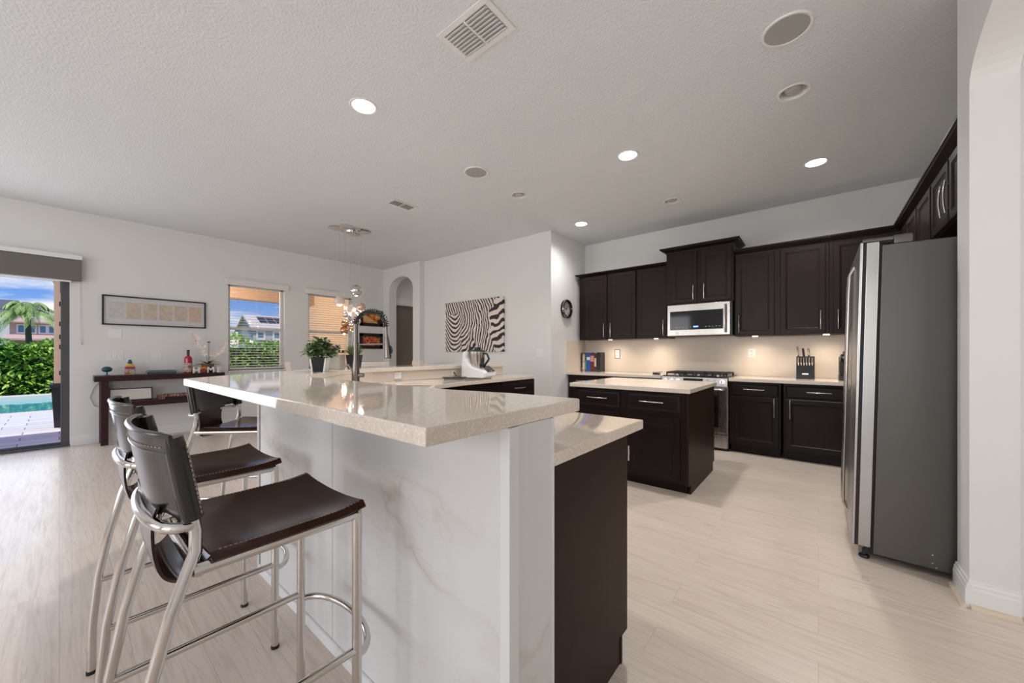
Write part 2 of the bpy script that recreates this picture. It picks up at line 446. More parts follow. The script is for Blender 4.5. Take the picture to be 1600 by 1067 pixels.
# baseboards
def base_run(mb, x0, y0, x1, y1, nx, ny, h=.13):
    """stepped profile standing off the wall along (nx,ny)"""
    prof = [(0, 0), (.016, 0), (.016, h * .68), (.013, h * .74), (.013, h * .84), (.008, h * .90), (.008, h * .97), (.003, h), (0, h)]
    mb.rings([[(x + nx * a, y + ny * a, z) for a, z in prof] for x, y in ((x0, y0), (x1, y1))])
def shoe_run(mb, x0, y0, x1, y1, nx, ny):
    prof = [(.0165, 0), (.034, 0), (.032, .010), (.026, .017), (.0165, .02)]
    mb.rings([[(x + nx * a, y + ny * a, z) for a, z in prof] for x, y in ((x0, y0), (x1, y1))])
b = MB(); base_run(b, LX, .09, LX, 4.66, 1, 0); struct('baseboard_left', b, 'white_trim')
b = MB(); base_run(b, -6.27, 4.78, -3.144, 4.78, 0, -1); base_run(b, -3.16, 4.78, -3.16, 5.22, 1, 0); struct('baseboard_far', b, 'white_trim')
b = MB(); base_run(b, .56, 2.764, .56, 2.98, -1, 0); base_run(b, .56, 2.78, .71, 2.78, 0, -1); base_run(b, .71, 2.84, RX, 2.84, 0, -1); struct('baseboard_right', b, 'white_trim')
b = MB(); shoe_run(b, .56, 2.746, .56, 2.975, -1, 0); shoe_run(b, .56, 2.78, .71, 2.78, 0, -1); struct('trim_1', b, 'shoe_mold')

# windows in the left wall
def window(i, w, cordlabel):
    y0, y1, z0, z1 = w
    f = MB(); X0, X1 = LX - .13, LX - .085
    t_ = .045
    f.box((X0, y0, z0), (X1, y0 + t_, z1), .004).box((X0, y1 - t_, z0), (X1, y1, z1), .004).box((X0, y0, z1 - t_), (X1, y1, z1), .004).box((X0, y0, z0), (X1, y1, z0 + t_), .004)
    zm = 1.64
    f.box((X0 + .005, y0, zm - .022), (X1 + .006, y1, zm + .022), .004)
    o = struct('window_%d' % i, f, 'vinyl')
    g = MB(); g.box((LX - .108, y0 + .03, z0 + .03), (LX - .104, y1 - .03, zm)); g.box((LX - .112, y0 + .03, zm), (LX - .108, y1 - .03, z1 - .03))
    g.build('pane', 'pane_glass', o, world=False, smooth=False)
    s = MB(); s.box((LX - .14, y0 - .01, z0 - .025), (LX + .02, y1 + .01, z0), .004); s.build('sill', 'white_trim', o, world=False)
    return o
window(1, W1, ''); window(2, W2, '')
def blind(w, yv0, yv1, label, bottom, tilt):
    y0, y1, z0, z1 = w
    r = thing('window_blind', label, 'window blind', (LX, (y0 + y1) / 2, z1), 'white slatted blinds in the far left wall')
    v = MB(); v.box((LX + .002, yv0, z1 - .035), (LX + .045, yv1, z1 + .062), .006).box((LX + .002, yv0 - .008, z1 + .05), (LX + .052, yv1 + .008, z1 + .066), .004)
    v.build('valance', 'slat_white', r)
    s = MB(); z = z1 - .06
    while z > bottom:
        mt = Matrix.Translation((LX - .045, 0, z)) @ Matrix.Rotation(tilt, 4, 'Y')
        s.box((-.025, y0 + .012, -.0015), (.025, y1 - .012, .0015), mtx=mt)
        z -= .0445
    s.build('slats', 'slat_white', r, smooth=False)
    c = MB()
    for yy in (y0 + .12, (y0 + y1) / 2, y1 - .12):
        for dx in (-.072, -.018): c.tube([(LX + dx, yy, z1 - .03), (LX + dx, yy, bottom)], .0009, 5)
    c.build('ladder_cord', 'slat_white', r)
    rail = MB(); rail.box((LX - .07, y0 + .012, bottom - .02), (LX - .02, y1 - .012, bottom), .004); rail.build('bottom_rail', 'slat_white', r)
    return r
blind(W1, 1.755, 2.70, 'white blind with open slats over the window beside the console table', .965, R(9))
blind(W2, 2.99, 3.95, 'white blind at the window behind the potted plants and bubble chandelier', .965, R(10))

# sliding door
d = MB()
X0, X1 = LX - .13, LX + .0
d.box((X0, DY1 - .075, 0), (X1, DY1, 2.24), .006).box((X0, DY0, 2.16), (X1, DY1, 2.24), .006).box((X0, DY0, 0), (X1, DY0 + .075, 2.24), .006)
d.box((X0, DY0, 0), (X1 + .02, DY1, .03), .004).box((X0 + .03, DY0, .03), (X0 + .04, DY1, .05), .002).box((X0 + .085, DY0, .03), (X0 + .095, DY1, .05), .002)
d.box((X0 + .04, -1.10, .05), (X0 + .085, -1.02, 2.17), .005)
door = struct('door_1', d, 'door_frame')
g = MB(); g.box((X0 + .06, DY0 + .07, .05), (X0 + .066, -1.05, 2.17)); g.build('pane', 'pane_glass', door, world=False, smooth=False)
hd = MB()
for z in (1.86, 1.60, 1.43, 1.30, .96): hd.box((X1 - .06, DY1 - .088, z - .03), (X1 - .03, DY1 - .070, z + .03), .004)
hd.box((X1 - .075, DY1 - .080, 2.0), (X1 - .01, DY1 - .066, 2.16), .004)
hd.build('latch', 'black_plastic', door, world=False)
r = thing('roller_shade', 'grey fabric roller shade gathered above the sliding glass door', 'roller shade', (LX, -1.0, 2.44))
s = MB()
s.box((LX + .004, DY0 - .1, 2.17), (LX + .085, .186, 2.44), .008); s.build('shade_fabric', 'shade_fabric', r)
s = MB(); s.box((LX + .002, DY0 - .1, 2.442), (LX + .10, .192, 2.50), .003); s.build('head_board', 'white_trim', r)
s = MB(); s.box((LX + .03, DY0 - .05, 2.145), (LX + .06, .10, 2.169), .005); s.build('hem_bar', 'white_trim', r)
s = MB(); s.tube([(LX + .05, .178, 2.18), (LX + .05, .182, 1.42), (LX + .05, .186, 1.37), (LX + .05, .192, 1.36), (LX + .05, .198, 1.38), (LX + .05, .186, 2.18)], .0022, 6); s.ball((LX + .05, .19, 1.35), .014, 10, (.7, .7, 1.4)); s.build('pull_chain', 'lamp_off', r)
# ------------------------------------------------------------------ cabinets
def panel_front(w, h, th=.02, rail=.052, y=0):
    """door or drawer front in local xz, front face at y (towards -y)"""
    prof = [(0, th), (0, .004), (.004, 0), (rail, 0), (rail + .004, .0045), (rail + .011, .0055), (rail + .018, .010)]
    if min(w, h) < .2:
        rail = min(w, h) * .12
        prof = [(0, th), (0, .009), (.006, .007), (rail, .001), (rail + .004, 0)]
    return [[(i, y + d, i), (w - i, y + d, i), (w - i, y + d, h - i), (i, y + d, h - i)] for i, d in prof]
def handle(parent, a, b, out=(0, -1, 0), bow=.032, r=.0052):
    a = Vector(a); b = Vector(b); o = Vector(out)
    m = MB(); pts = []
    for i in range(13):
        t = i / 12; pts.append(a.lerp(b, t) + o * (bow * (.72 + .28 * math.sin(math.pi * t))))
    m.tube(pts, r, 10)
    for t in (.14, .86):
        p = a.lerp(b, t); m.cyl(p - o * .003, p + o * bow * .8, r * .85, n=10)
    return m.build('handle', 'nickel', parent, world=False)
def cabinet(name, label, loc, rz, w, depth, z0, z1, fronts, toe=0.0, group=None, panel=None, crown=None, cat='cabinet', y0=.02, body_extra=None):
    """local frame: x along the front, front doors at y=0 facing -y"""
    r = thing(name, label, cat, loc, group, rz)
    bd = MB()
    if toe:
        bd.box((0, y0, z0 + toe), (w, depth, z1), .002); bd.box((.01, y0 + .06, z0), (w - .01, depth, z0 + toe + .01), .001)
    else: bd.box((0, y0, z0), (w, depth, z1), .002)
    bd.build('body', 'espresso', r, world=False)
    for f in fronts:
        kind, x0, x1, a, b_, hs = f
        m = MB(); m.rings([[(p[0] + x0, p[1], p[2] + a) for p in q] for q in panel_front(x1 - x0, b_ - a)])
        o = m.build(kind, 'espresso', r, world=False, angle=25)
        if hs == 'h':
            c = (x0 + x1) / 2; L_ = min(.105, (x1 - x0) * .28); zc = (a + b_) / 2 + .005; handle(o, (c - L_, 0, zc), (c + L_, 0, zc))
        elif hs:
            side, za, zb = hs; xx = x1 - .042 if side == 'r' else x0 + .042
            handle(o, (xx, 0, za), (xx, 0, zb))
    if panel:
        m = MB()
        for (pa, pb) in panel: m.box(pa, pb, .0015)
        m.build('end_panel', 'espresso_panel', r, world=False)
    if crown:
        x0, x1, zc, left, right, yb, hh, pr = crown
        m = MB(); rg = []
        for o_, z in [(0, 0), (.004, .004), (.006, hh * .2), (pr * .35, hh * .42), (pr * .8, hh * .62), (pr * .9, hh * .78), (pr, hh * .8), (pr, hh)]:
            xa = x0 - (o_ if left else 0); xb = x1 + (o_ if right else 0)
            rg.append([(xa, y0 - o_, zc + z), (xb, y0 - o_, zc + z), (xb, yb, zc + z), (xa, yb, zc + z)])
        m.rings(rg); m.build('crown', 'espresso', r, world=False, angle=25)
    return r
UB = 1.437; UT = 2.47; UY = 5.50; DEP = FY - UY - .004
up = 'dark upper cabinets along the range wall'
cabinet('upper_cabinet', 'dark two-door upper cabinet above the cookbooks, end of the row by the wall clock', (-3.08, UY, 0), 0, .975, DEP, UB, UT,
        [('door', .072, .494, UB + .006, UT - .012, ('r', 1.465, 1.69)), ('door', .522, .957, UB + .006, UT - .008, ('l', 1.465, 1.69))], group=up, crown=(0, .975, UT - .01, True, False, DEP, .055, .06))
cabinet('upper_cabinet', 'dark one-door upper cabinet touching the left side of the microwave', (-2.103, UY, 0), 0, .445, DEP, UB, UT,
        [('door', .012, .432, UB + .006, UT - .008, ('r', 1.47, 1.695))], group=up, crown=(0, .445, UT - .01, False, False, DEP, .055, .06))
cabinet('upper_cabinet', 'taller dark two-door cabinet with crown, above the microwave', (-1.655, 5.42, 0), 0, .82, FY - 5.424, 1.885, 2.625,
        [('door', .072, .398, 1.905, 2.60, ('r', 1.94, 2.13)), ('door', .447, .803, 1.905, 2.60, ('l', 1.94, 2.135))], group=up, crown=(0, .82, 2.605, True, True, FY - 5.424, .072, .075))
cabinet('upper_cabinet', 'dark two-door upper cabinet to the right of the microwave, above the knife block', (-.832, UY, 0), 0, .925, DEP, UB, UT,
        [('door', .012, .42, UB + .006, UT - .008, ('l', 1.475, 1.70)), ('door', .476, .894, UB + .006, UT - .008, ('r', 1.49, 1.705))], group=up, crown=(0, .925, UT - .01, False, False, DEP, .078, .06))
cabinet('upper_cabinet', 'dark corner upper cabinet behind the fridge top, above the coffee machine', (.095, UY, 0), 0, .56, DEP, UB, UT,
        [('door', .033, .47, UB + .006, UT - .008, ('l', 1.49, 1.705))], group=up, crown=(0, .56, UT - .01, False, False, DEP, .078, .06))
# right wall uppers: front faces -X at X=.655, local x runs towards the camera
RXF = .635; RD = .99 - RXF - .004
upr = 'dark upper cabinets on the wall behind the fridge'
cabinet('wall_cabinet', 'dark two-door upper cabinet on the fridge wall, nearest the corner', (RXF, 5.495, 0), R(-90), .90, RD, UB, UT,
        [('door', .02, .31, UB + .006, UT - .02, None), ('door', .425, .885, UB + .006, UT - .02, None)], group=upr, crown=(-.02, .90, UT - .01, False, False, RD, .080, .06))
cabinet('wall_cabinet', 'dark one-door upper cabinet on the fridge wall, beside the over-fridge cabinet', (RXF, 4.592, 0), R(-90), .53, RD, UB, UT,
        [('door', .035, .50, UB + .006, UT - .02, None)], group=upr, crown=(0, .53, UT - .01, False, False, RD, .080, .06))
cabinet('wall_cabinet', 'short dark cabinet with two curved pull handles, high above the fridge', (RXF, 4.06, 0), R(-90), 1.07, RD, 2.04, UT,
        [('door', .012, .462, 2.05, UT - .02, ('r', 2.095, 2.30)), ('door', .496, .95, 2.05, UT - .02, ('l', 2.095, 2.30))], group=upr, crown=(0, 1.07, UT - .01, False, False, RD, .080, .06))
# base cabinets on the range wall
BF = 5.245; BD = FY - BF - .004; BT = .872
bg = 'dark base cabinets along the range wall'
def base_unit(name, label, x, w, handles=True, door_side='r', group=bg, y=BF, depth=BD, rz=0):
    return cabinet(name, label, (x, y, 0), rz, w, depth, 0, BT, [('drawer', .02, w - .02, .708, .852, 'h' if handles else None), ('door', .02, w - .02, .125, .695, (door_side, .475, .69))], toe=.10, group=group)
base_unit('base_cabinet', 'dark base cabinet under the cookbooks, against the clock wall', -3.14, .53)
base_unit('base_cabinet', 'dark base cabinet behind the island, middle of the run left of the range', -2.605, .475, False)
base_unit('base_cabinet', 'dark base cabinet behind the island, touching the left side of the range', -2.125, .465, False)
base_unit('base_cabinet', 'dark base cabinet with drawer, touching the right side of the range', -.853, .52)
base_unit('base_cabinet', 'dark base cabinet under the knife block, next to the fridge', -.31, .63, door_side='l')
cabinet('base_cabinet', 'dark base cabinet in the corner behind the fridge', (.345, 5.855, 0), R(-90), 1.88, .64, 0, BT, [('door', .70, 1.25, .125, .695, None), ('door', 1.27, 1.83, .125, .695, None), ('drawer', .70, 1.25, .708, .852, None), ('drawer', 1.27, 1.83, .708, .852, None)], toe=.10, group=bg)

CT0, CT1 = .874, .913
def top(name, label, poly, z0, z1, bev=.004, m='quartz'):
    return tag(MB().prism(poly, z0, z1, bev).build(name, m, angle=30), label, 'countertop')
top('worktop', 'pale quartz worktop left of the range, carrying the cookbooks', [(-3.157, 5.215), (-1.66, 5.215), (-1.66, FY - .012), (-3.157, FY - .012)], CT0, CT1)
top('worktop', 'pale quartz worktop right of the range, carrying the knife block', [(-.852, 5.215), (.32, 5.215), (.32, 3.98), (.985, 3.98), (.985, FY - .012), (-.852, FY - .012)], CT0, CT1)
bs = MB(); bs.box((-3.148, FY - .010, CT1 + .001), (.985, FY - .001, UB - .002)); bs.box((-1.654, FY - .010, UB - .002), (-.84, FY - .001, 1.47))
o = bs.build('backsplash', 'tile', smooth=False); tag(o, kind='structure')
bs = MB(); bs.box((-3.159, 5.225, CT1 + .001), (-3.150, FY - .001, 1.42)); o = bs.build('trim_2', 'tile_plain', smooth=False); tag(o, kind='structure')
# under-cabinet puck lights
for x, lb in ((-2.57, 'small round puck light under the upper cabinet above the cookbooks'), (-1.85, 'small round puck light under the one-door cabinet left of the microwave'),
              (-.62, 'small round puck light under the cabinet right of the microwave, nearer the range'), (.07, 'small round puck light under the corner cabinet by the fridge')):
    p = MB().cyl((x, 5.60, UB - .011), (x, 5.60, UB - .0005), .03)
    o = tag(p.build('cabinet_light', 'puck'), lb, 'light', 'puck lights under the cabinets')
    ld = bpy.data.lights.new('puck_glow', 'SPOT'); ld.energy = 11.0; ld.color = (1, .86, .68); ld.spot_size = R(170); ld.spot_blend = 1; ld.shadow_soft_size = .06
    lo = bpy.data.objects.new('puck_glow', ld); C.objects.link(lo); lo.location = (x, 5.60, UB - .02)

# ------------------------------------------------------------------ range
r = thing('range', 'stainless steel gas range with front knobs between dark base cabinets', 'stove', (-1.257, 5.5, 0))
x0, x1 = -1.648, -.864
m = MB(); m.box((x0, 5.265, .03), (x1, FY - .02, .90), .003); m.build('body', 'stainless', r)
m = MB(); m.box((x0 + .01, 5.27, .0), (x1 - .01, 5.8, .03)); m.build('base', 'black_matte', r)
m = MB(); m.box((x0 + .004, 5.225, .215), (x1 - .004, 5.264, .795), .005); dr = m.build('oven_door', 'stainless', r)
m = MB(); m.box((x0 + .10, 5.221, .29), (x1 - .10, 5.226, .69), .002); m.build('oven_window', 'black_gloss', dr)
m = MB(); m.tube([(x0 + .04, 5.180, .765), (x1 - .04, 5.180, .765)], .013, 14)
for xx in (x0 + .07, x1 - .07): m.cyl((xx, 5.182, .765), (xx, 5.226, .765), .011, n=12)
m.build('handle', 'stainless', dr)
m = MB(); m.box((x0 + .004, 5.225, .035), (x1 - .004, 5.264, .205), .005); dw = m.build('drawer', 'stainless', r)
m = MB(); m.box((x0 + .06, 5.219, .075), (x1 - .06, 5.226, .165), .003); m.build('drawer_panel', 'stainless', dw)
m = MB(); rg = [[(x, 5.20, .805), (x, 5.264, .805), (x, 5.30, .915), (x, 5.215, .905)] for x in (x0, x1)]; m.rings(rg); cp = m.build('control_panel', 'stainless', r, angle=20)
m = MB(); m.rings([[(x, 5.1995, .818), (x, 5.205, .818), (x, 5.215, .892), (x, 5.2095, .892)] for x in (x0 + .275, x1 - .275)]); m.build('display', 'black_gloss', cp)
for xx in (x0 + .055, x0 + .135, x0 + .215, x1 - .215, x1 - .135):
    m = MB(); c = Vector((xx, 5.208, .855)); m.cyl(c, c + Vector((0, -.012, .001)), .030, .028, 24); m.cyl(c + Vector((0, -.012, .001)), c + Vector((0, -.038, .004)), .023, .020, 24); m.box((xx - .004, 5.160, .842), (xx + .004, 5.175, .876), .001)
    m.build('knob', 'chrome', r)
m = MB(); c = Vector((x1 - .055, 5.208, .855)); m.cyl(c, c + Vector((0, -.012, .001)), .036, .034, 28); m.cyl(c + Vector((0, -.012, .001)), c + Vector((0, -.042, .004)), .027, .024, 28); m.box((x1 - .059, 5.155, .84), (x1 - .051, 5.17, .88), .001)
m.build('knob', 'chrome', r)
m = MB(); m.box((x0 - .004, 5.262, .902), (x1 + .004, FY - .02, .922), .004); m.build('cooktop', 'black_gloss', r)
for i in range(3):
    a = x0 + .02 + i * .25; b_ = a + .245; m = MB()
    for xx in (a + .01, a + .08, a + .16, b_ - .01): m.box((xx - .007, 5.33, .943), (xx + .007, 5.80, .966), .003)
    for yy in (5.337, 5.45, 5.565, 5.68, 5.793): m.box((a + .003, yy - .007, .943), (b_ - .003, yy + .007, .966), .003)
    for xx in (a + .01, b_ - .01):
        for yy in (5.337, 5.793): m.box((xx - .008, yy - .008, .921), (xx + .008, yy + .008, .945))
    m.build('grate', 'cast_iron', r)
for xx, yy, rr in ((x0 + .14, 5.45, .045), (x0 + .14, 5.68, .035), (x0 + .39, 5.565, .055), (x1 - .14, 5.45, .045), (x1 - .14, 5.68, .035)):
    m = MB(); m.lathe([(0, .003), (rr * 1.2, .003), (rr * 1.2, .009), (rr, .012), (rr, .02), (0, .021)], (xx, yy, .919)); m.build('burner', 'stainless', r)

# ------------------------------------------------------------------ microwave
r = thing('microwave', 'stainless over-the-range microwave hung under the tall cabinet', 'microwave', (-1.246, 5.6, 1.449))
m = MB(); m.box((-1.632, 5.43, 1.452), (-.846, FY - .02, 1.882), .003); m.build('body', 'black_plastic', r)
m = MB(); m.box((-1.631, 5.40, 1.456), (-.865, 5.429, 1.880), .006); dr = m.build('door', 'stainless', r)
m = MB(); m.box((-1.595, 5.396, 1.535), (-.942, 5.401, 1.79), .002); m.build('door_glass', 'black_gloss', dr)
m = MB()
for i in range(7): m.tube([(-1.52 + i * .045, 5.3955, 1.57), (-1.50 + i * .045, 5.3955, 1.57)], .003, 6)
for i in range(5): m.tube([(-1.15 + i * .04, 5.3955, 1.57), (-1.132 + i * .04, 5.3955, 1.57)], .003, 6)
m.build('control_marks', 'lamp_off', dr)
mat('blue_digits', (.1, .3, 1), .4, emit=(.15, .4, 1), estr=2.5)
m = MB(); m.box((-1.295, 5.3945, 1.565), (-1.235, 5.3958, 1.583)); m.build('clock_display', 'blue_digits', dr)
m = MB(); m.tube([(-.915, 5.372, 1.485), (-.915, 5.362, 1.55), (-.915, 5.358, 1.66), (-.915, 5.362, 1.78), (-.915, 5.372, 1.845)], .012, 12)
for z in (1.505, 1.825): m.cyl((-.915, 5.40, z), (-.915, 5.366, z), .009, n=10)
m.build('handle', 'stainless', dr)
m = MB(); m.cyl((-1.50, 5.400, 1.494), (-1.50, 5.396, 1.494), .022, n=24); m.build('badge', 'white_plastic', dr)

# ------------------------------------------------------------------ things on the range-wall worktops
def book(name, label, x, y, z, w, h, d, color, band=None, bandc=None, lean=0):
    mn = 'cover_%.3f_%.3f_%.3f' % color
    if mn not in MATS: mat(mn, color, .4)
    r = thing(name, label, 'book', (x, y, z), 'cookbooks in a row on the worktop')
    m = MB(); m.box((x + .0005, y, z), (x + w - .0005, y + .004, z + h), .0015).box((x + .0005, y, z), (x + .003, y + d, z + h), .001).box((x + w - .003, y, z), (x + w - .0005, y + d, z + h), .001); m.build('cover', mn, r)
    m = MB(); m.box((x + .003, y + .004, z + .003), (x + w - .003, y + d - .003, z + h - .003)); m.build('pages', 'white_trim', r)
    if band:
        bn = 'band_%.3f_%.3f_%.3f' % bandc
        if bn not in MATS: mat(bn, bandc, .5)
        m = MB()
        for za, zb in band: m.box((x + .004, y - .0012, z + za * h), (x + w - .004, y + .001, z + zb * h))
        m.build('spine_label', bn, r)
    return r
bx = -3.13
for nm, w, h, col, bnd, bc, lab in [
    ('b', .022, .31, (.02, .018, .02), [(.1, .2)], (.3, .3, .3), 'thin black cookbook, first of the row by the wall'),
    ('b', .048, .295, (.48, .33, .27), [(.12, .5), (.6, .9)], (.62, .52, .45), 'pinkish tan cookbook second in the row on the worktop'),
    ('b', .030, .30, (.02, .10, .06), [(.1, .62)], (.10, .30, .14), 'slim green cookbook beside the bright blue one'),
    ('b', .068, .315, (.02, .08, .42), [(.60, .76)], (.78, .80, .82), 'bright blue cookbook with a white label band'),
    ('b', .070, .30, (.13, .02, .02), [(.55, .88)], (.62, .30, .32), 'dark red cookbook right of the bright blue one'),
    ('b', .044, .28, (.06, .035, .025), [(.3, .8)], (.62, .42, .28), 'brown cookbook with a tan spine label'),
    ('b', .068, .32, (.008, .010, .016), [(.05, .1)], (.05, .06, .08), 'tall black cookbook at the right end of the row')]:
    book('book', lab, bx, 5.665, CT1, w, h, .17, col, bnd, bc); bx += w + .0005
def outlet(name, label, c, n, w=.075, h=.12, kind='outlet', gangs=1, plate='white_plastic', group=None):
    """wall plate at c, outward normal n ('-y','+x','-x')"""
    r = thing(name, label, 'outlet' if kind == 'outlet' else 'switch', c, group)
    mt = {'-y': Matrix.Identity(4), '+x': Matrix.Rotation(R(90), 4, 'Z'), '-x': Matrix.Rotation(R(-90), 4, 'Z')}[n]
    q = lambda: None
    m = MB(); m.box((-w / 2, -.006, -h / 2), (w / 2, -.0008, h / 2), .0025, mtx=mt); m.build('plate', plate, r, world=False)
    for g in range(gangs):
        cx = (g - (gangs - 1) / 2) * .046
        if kind == 'outlet':
            for dz in (-.025, .025):
                m = MB(); m.box((cx - .016, -.0085, dz - .017), (cx + .016, -.005, dz + .017), .002, mtx=mt); s_ = m.build('socket', 'white_trim', r, world=False)
                m = MB(); m.box((cx - .007, -.0088, dz - .006), (cx - .004, -.0083, dz + .006), mtx=mt); m.box((cx + .004, -.0088, dz - .006), (cx + .007, -.0083, dz + .006), mtx=mt); m.build('slot', 'black_matte', s_, world=False)
        elif kind == 'switch':
            m = MB(); m.box((cx - .016, -.0095, -.033), (cx + .016, -.005, .033), .002, mtx=mt); m.build('rocker', 'white_trim', r, world=False)
    return r
outlet('outlet', 'white outlet with dark rim on the tile between the cookbooks and range', (-2.56, FY - .010, 1.206), '-y', .08, .135)
m = MB(); m.box((-2.607, FY - .0155, 1.131), (-2.513, FY - .0102, 1.281), .002); tag(m.build('outlet_cover', 'black_plastic'), 'black backing frame around the outlet near the cookbooks', 'outlet cover')
outlet('outlet', 'white outlet on the tile between the microwave and knife block', (-.685, FY - .010, 1.22), '-y', .085, .115)
# spoon rest / small dish by the range
r = thing('spoon_rest', 'small dark spoon rest on the worktop beside the left of the range', 'spoon rest', (-1.80, 5.50, CT1))
m = MB(); m.lathe([(0, .002), (.045, .002), (.062, .016), (.065, .018), (.060, .018), (.045, .006), (0, .005)], (-1.82, 5.52, CT1 - .002)); m.build('dish', 'black_gloss', r)
m = MB(); m.tube([(-1.85, 5.53, .935), (-1.78, 5.50, .945), (-1.72, 5.47, .958)], .006, 8); m.ball((-1.86, 5.53, .94), .022, 12, (1, .8, .5)); m.build('ladle', 'stainless', r)
# knife block
r = thing('knife_block', 'black knife block with steel handled knives on the worktop', 'knife block', (-.12, 5.64, CT1))
kx0, kx1 = -.205, -.035
m = MB(); m.rings([[(x, 5.56, CT1), (x, 5.70, CT1), (x, 5.74, 1.17), (x, 5.62, 1.18), (x, 5.575, 1.05)] for x in (kx0, kx1)]); m.build('block', 'black_plastic', r, angle=20)
m = MB(); m.box((-.15, 5.5585, .965), (-.09, 5.5605, .982), .0008); m.build('nameplate', 'nickel', r)
for i in range(6):
    xx = kx0 + .022 + i * .0253; m = MB()
    m.tube([(xx, 5.583, 1.075), (xx, 5.566, 1.105), (xx, 5.585, 1.165)], [.005, .0085, .0075], 8); m.build('steak_knife', 'nickel', r)
for xx, L_, mm in ((kx0 + .02, .12, 'nickel'), (kx0 + .072, .10, 'black_plastic'), (kx0 + .12, .10, 'nickel')):
    m = MB(); m.tube([(xx, 5.655, 1.165), (xx - .006, 5.63, 1.175 + L_ * .5), (xx - .010, 5.615, 1.175 + L_)], [.010, .012, .011], 10); m.build('knife_handle', mm, r)
# coffee machine
r = thing('coffee_machine', 'black capsule coffee machine on the worktop beside the fridge', 'coffee machine', (.245, 5.60, CT1))
m = MB(); m.box((.175, 5.50, CT1), (.30, 5.78, CT1 + .055), .008); m.build('drip_base', 'black_plastic', r)
m = MB(); m.box((.180, 5.60, CT1 + .05), (.295, 5.78, CT1 + .27), .015); m.build('tower', 'black_plastic', r)
m = MB(); m.box((.185, 5.50, CT1 + .20), (.29, 5.70, CT1 + .30), .025); m.build('brew_head', 'black_gloss', r)
mat('water_tank', (.02, .025, .05), .05)
m = MB(); m.cyl((.24, 5.55, CT1 + .28), (.24, 5.55, CT1 + .325), .038, .03); m.build('lever_cap', 'water_tank', r)
# wall clock on the side wall
r = thing('wall_clock', 'round black wall clock on the narrow wall left of the cabinets', 'clock', (-3.16, 5.20, 1.93))
rot = Matrix.Translation((-3.159, 5.20, 1.93)) @ Matrix.Rotation(R(90), 4, 'Y')
m = MB(); m.lathe([(.115, 0), (.15, 0), (.155, .03), (.14, .048), (.125, .048), (.118, .03)], mtx=rot, n=40); m.lathe([(0, .001), (.116, .001), (.116, .006), (0, .006)], mtx=rot); m.build('case', 'black_gloss', r)
m = MB(); m.lathe([(0, .007), (.121, .007), (.121, .012), (0, .012)], mtx=rot, n=36); m.build('dial', 'lamp_off', r)
m = MB(); m.lathe([(.135, .049), (.148, .046), (.150, .040), (.132, .044)], mtx=rot, n=40); m.build('bezel', 'chrome', r)
m = MB()
for i in range(12):
    a = i * math.pi / 6; m.box((-3.1455, -.004, .09), (-3.1435, .004, .112), mtx=Matrix.Translation((0, 5.20, 1.93)) @ Matrix.Rotation(a, 4, 'X'))
m.box((-3.1445, -.005, -.015), (-3.142, .005, .065), mtx=Matrix.Translation((0, 5.20, 1.93)) @ Matrix.Rotation(R(-50), 4, 'X')); m.box((-3.1435, -.004, -.02), (-3.141, .004, .095), mtx=Matrix.Translation((0, 5.20, 1.93)) @ Matrix.Rotation(R(70), 4, 'X'))
m.build('hands_and_marks', 'black_matte', r)
outlet('wall_switch', 'white switch on the narrow wall below the clock', (-3.16, 4.925, 1.57), '+x', .045, .115, 'switch')
outlet('wall_switch', 'white double switch plate on the wall right of the zebra picture', (-3.37, 4.78, 1.225), '-y', .12, .115, 'switch', 2)

# ------------------------------------------------------------------ island
r = cabinet('island', 'dark kitchen island with drawers and doors in front of the range', (-1.955, 3.375, 0), 0, 1.09, 1.0, 0, .874,
        [('drawer', .05, .498, .702, .852, 'h'), ('drawer', .567, 1.037, .702, .852, 'h'), ('door', .05, .498, .115, .652, None), ('door', .567, 1.037, .115, .652, None)],
        toe=.085, cat='kitchen island', panel=[((1.09, .005, .085), (1.108, 1.0, .874)), ((1.09, .075, 0), (1.108, .94, .086))])
top('worktop', 'pale quartz worktop of the kitchen island', [(-1.985, 3.345), (-.828, 3.345), (-.828, 4.41), (-1.985, 4.41)], .876, .915, .005)

# ------------------------------------------------------------------ fridge (leans back slightly on its raised front feet)
r = thing('refrigerator', 'tall stainless side-by-side fridge in the alcove behind the white column', 'refrigerator', (.21, 3.48, 0))
tilt = Matrix.Translation((.18, 0, 0)) @ Matrix.Rotation(R(1.25), 4, 'Y') @ Matrix.Translation((-.21, 0, 0))
FA, FB, FM = 3.025, 3.945, 3.50
def fb(a, b, bev=.003): m = MB(); m.box(a, b, bev, mtx=tilt); return m
fb((.275, FA, .045), (.925, FB, 1.845), .004).build('body', 'fridge_side', r)
fb((.262, FA + .012, .05), (.276, FB - .012, 1.84), .001).build('gasket', 'black_matte', r)
for ya, yb, hy in ((FA, FM - .004, FM - .055), (FM + .004, FB, FM + .055)):
    dd = fb((.209, ya, .075), (.263, yb, 1.868), .004).build('door', 'fridge_steel', r)
    fb((.1945, ya + .001, .075), (.2095, yb - .001, 1.868), .001).build('edge_trim', 'black_matte', dd)
    m = MB(); m.box((.180, ya, .072), (.1948, yb, 1.872), .005, mtx=tilt); m.build('door_skin', 'fridge_steel', dd)
    m = MB(); m.tube([(.182, hy, .14), (.158, hy, .19), (.155, hy, .35), (.155, hy, 1.62), (.158, hy, 1.75), (.182, hy, 1.80)], .009, 10, mtx=tilt); m.build('handle', 'stainless', dd)
m = MB(); m.box((.19, FA + .01, 1.870), (.39, FA + .07, 1.893), .008, mtx=tilt); m.box((.32, FA + .005, 1.845), (.40, FA + .075, 1.898), .01, mtx=tilt); m.build('hinge_cover', 'fridge_side', r)
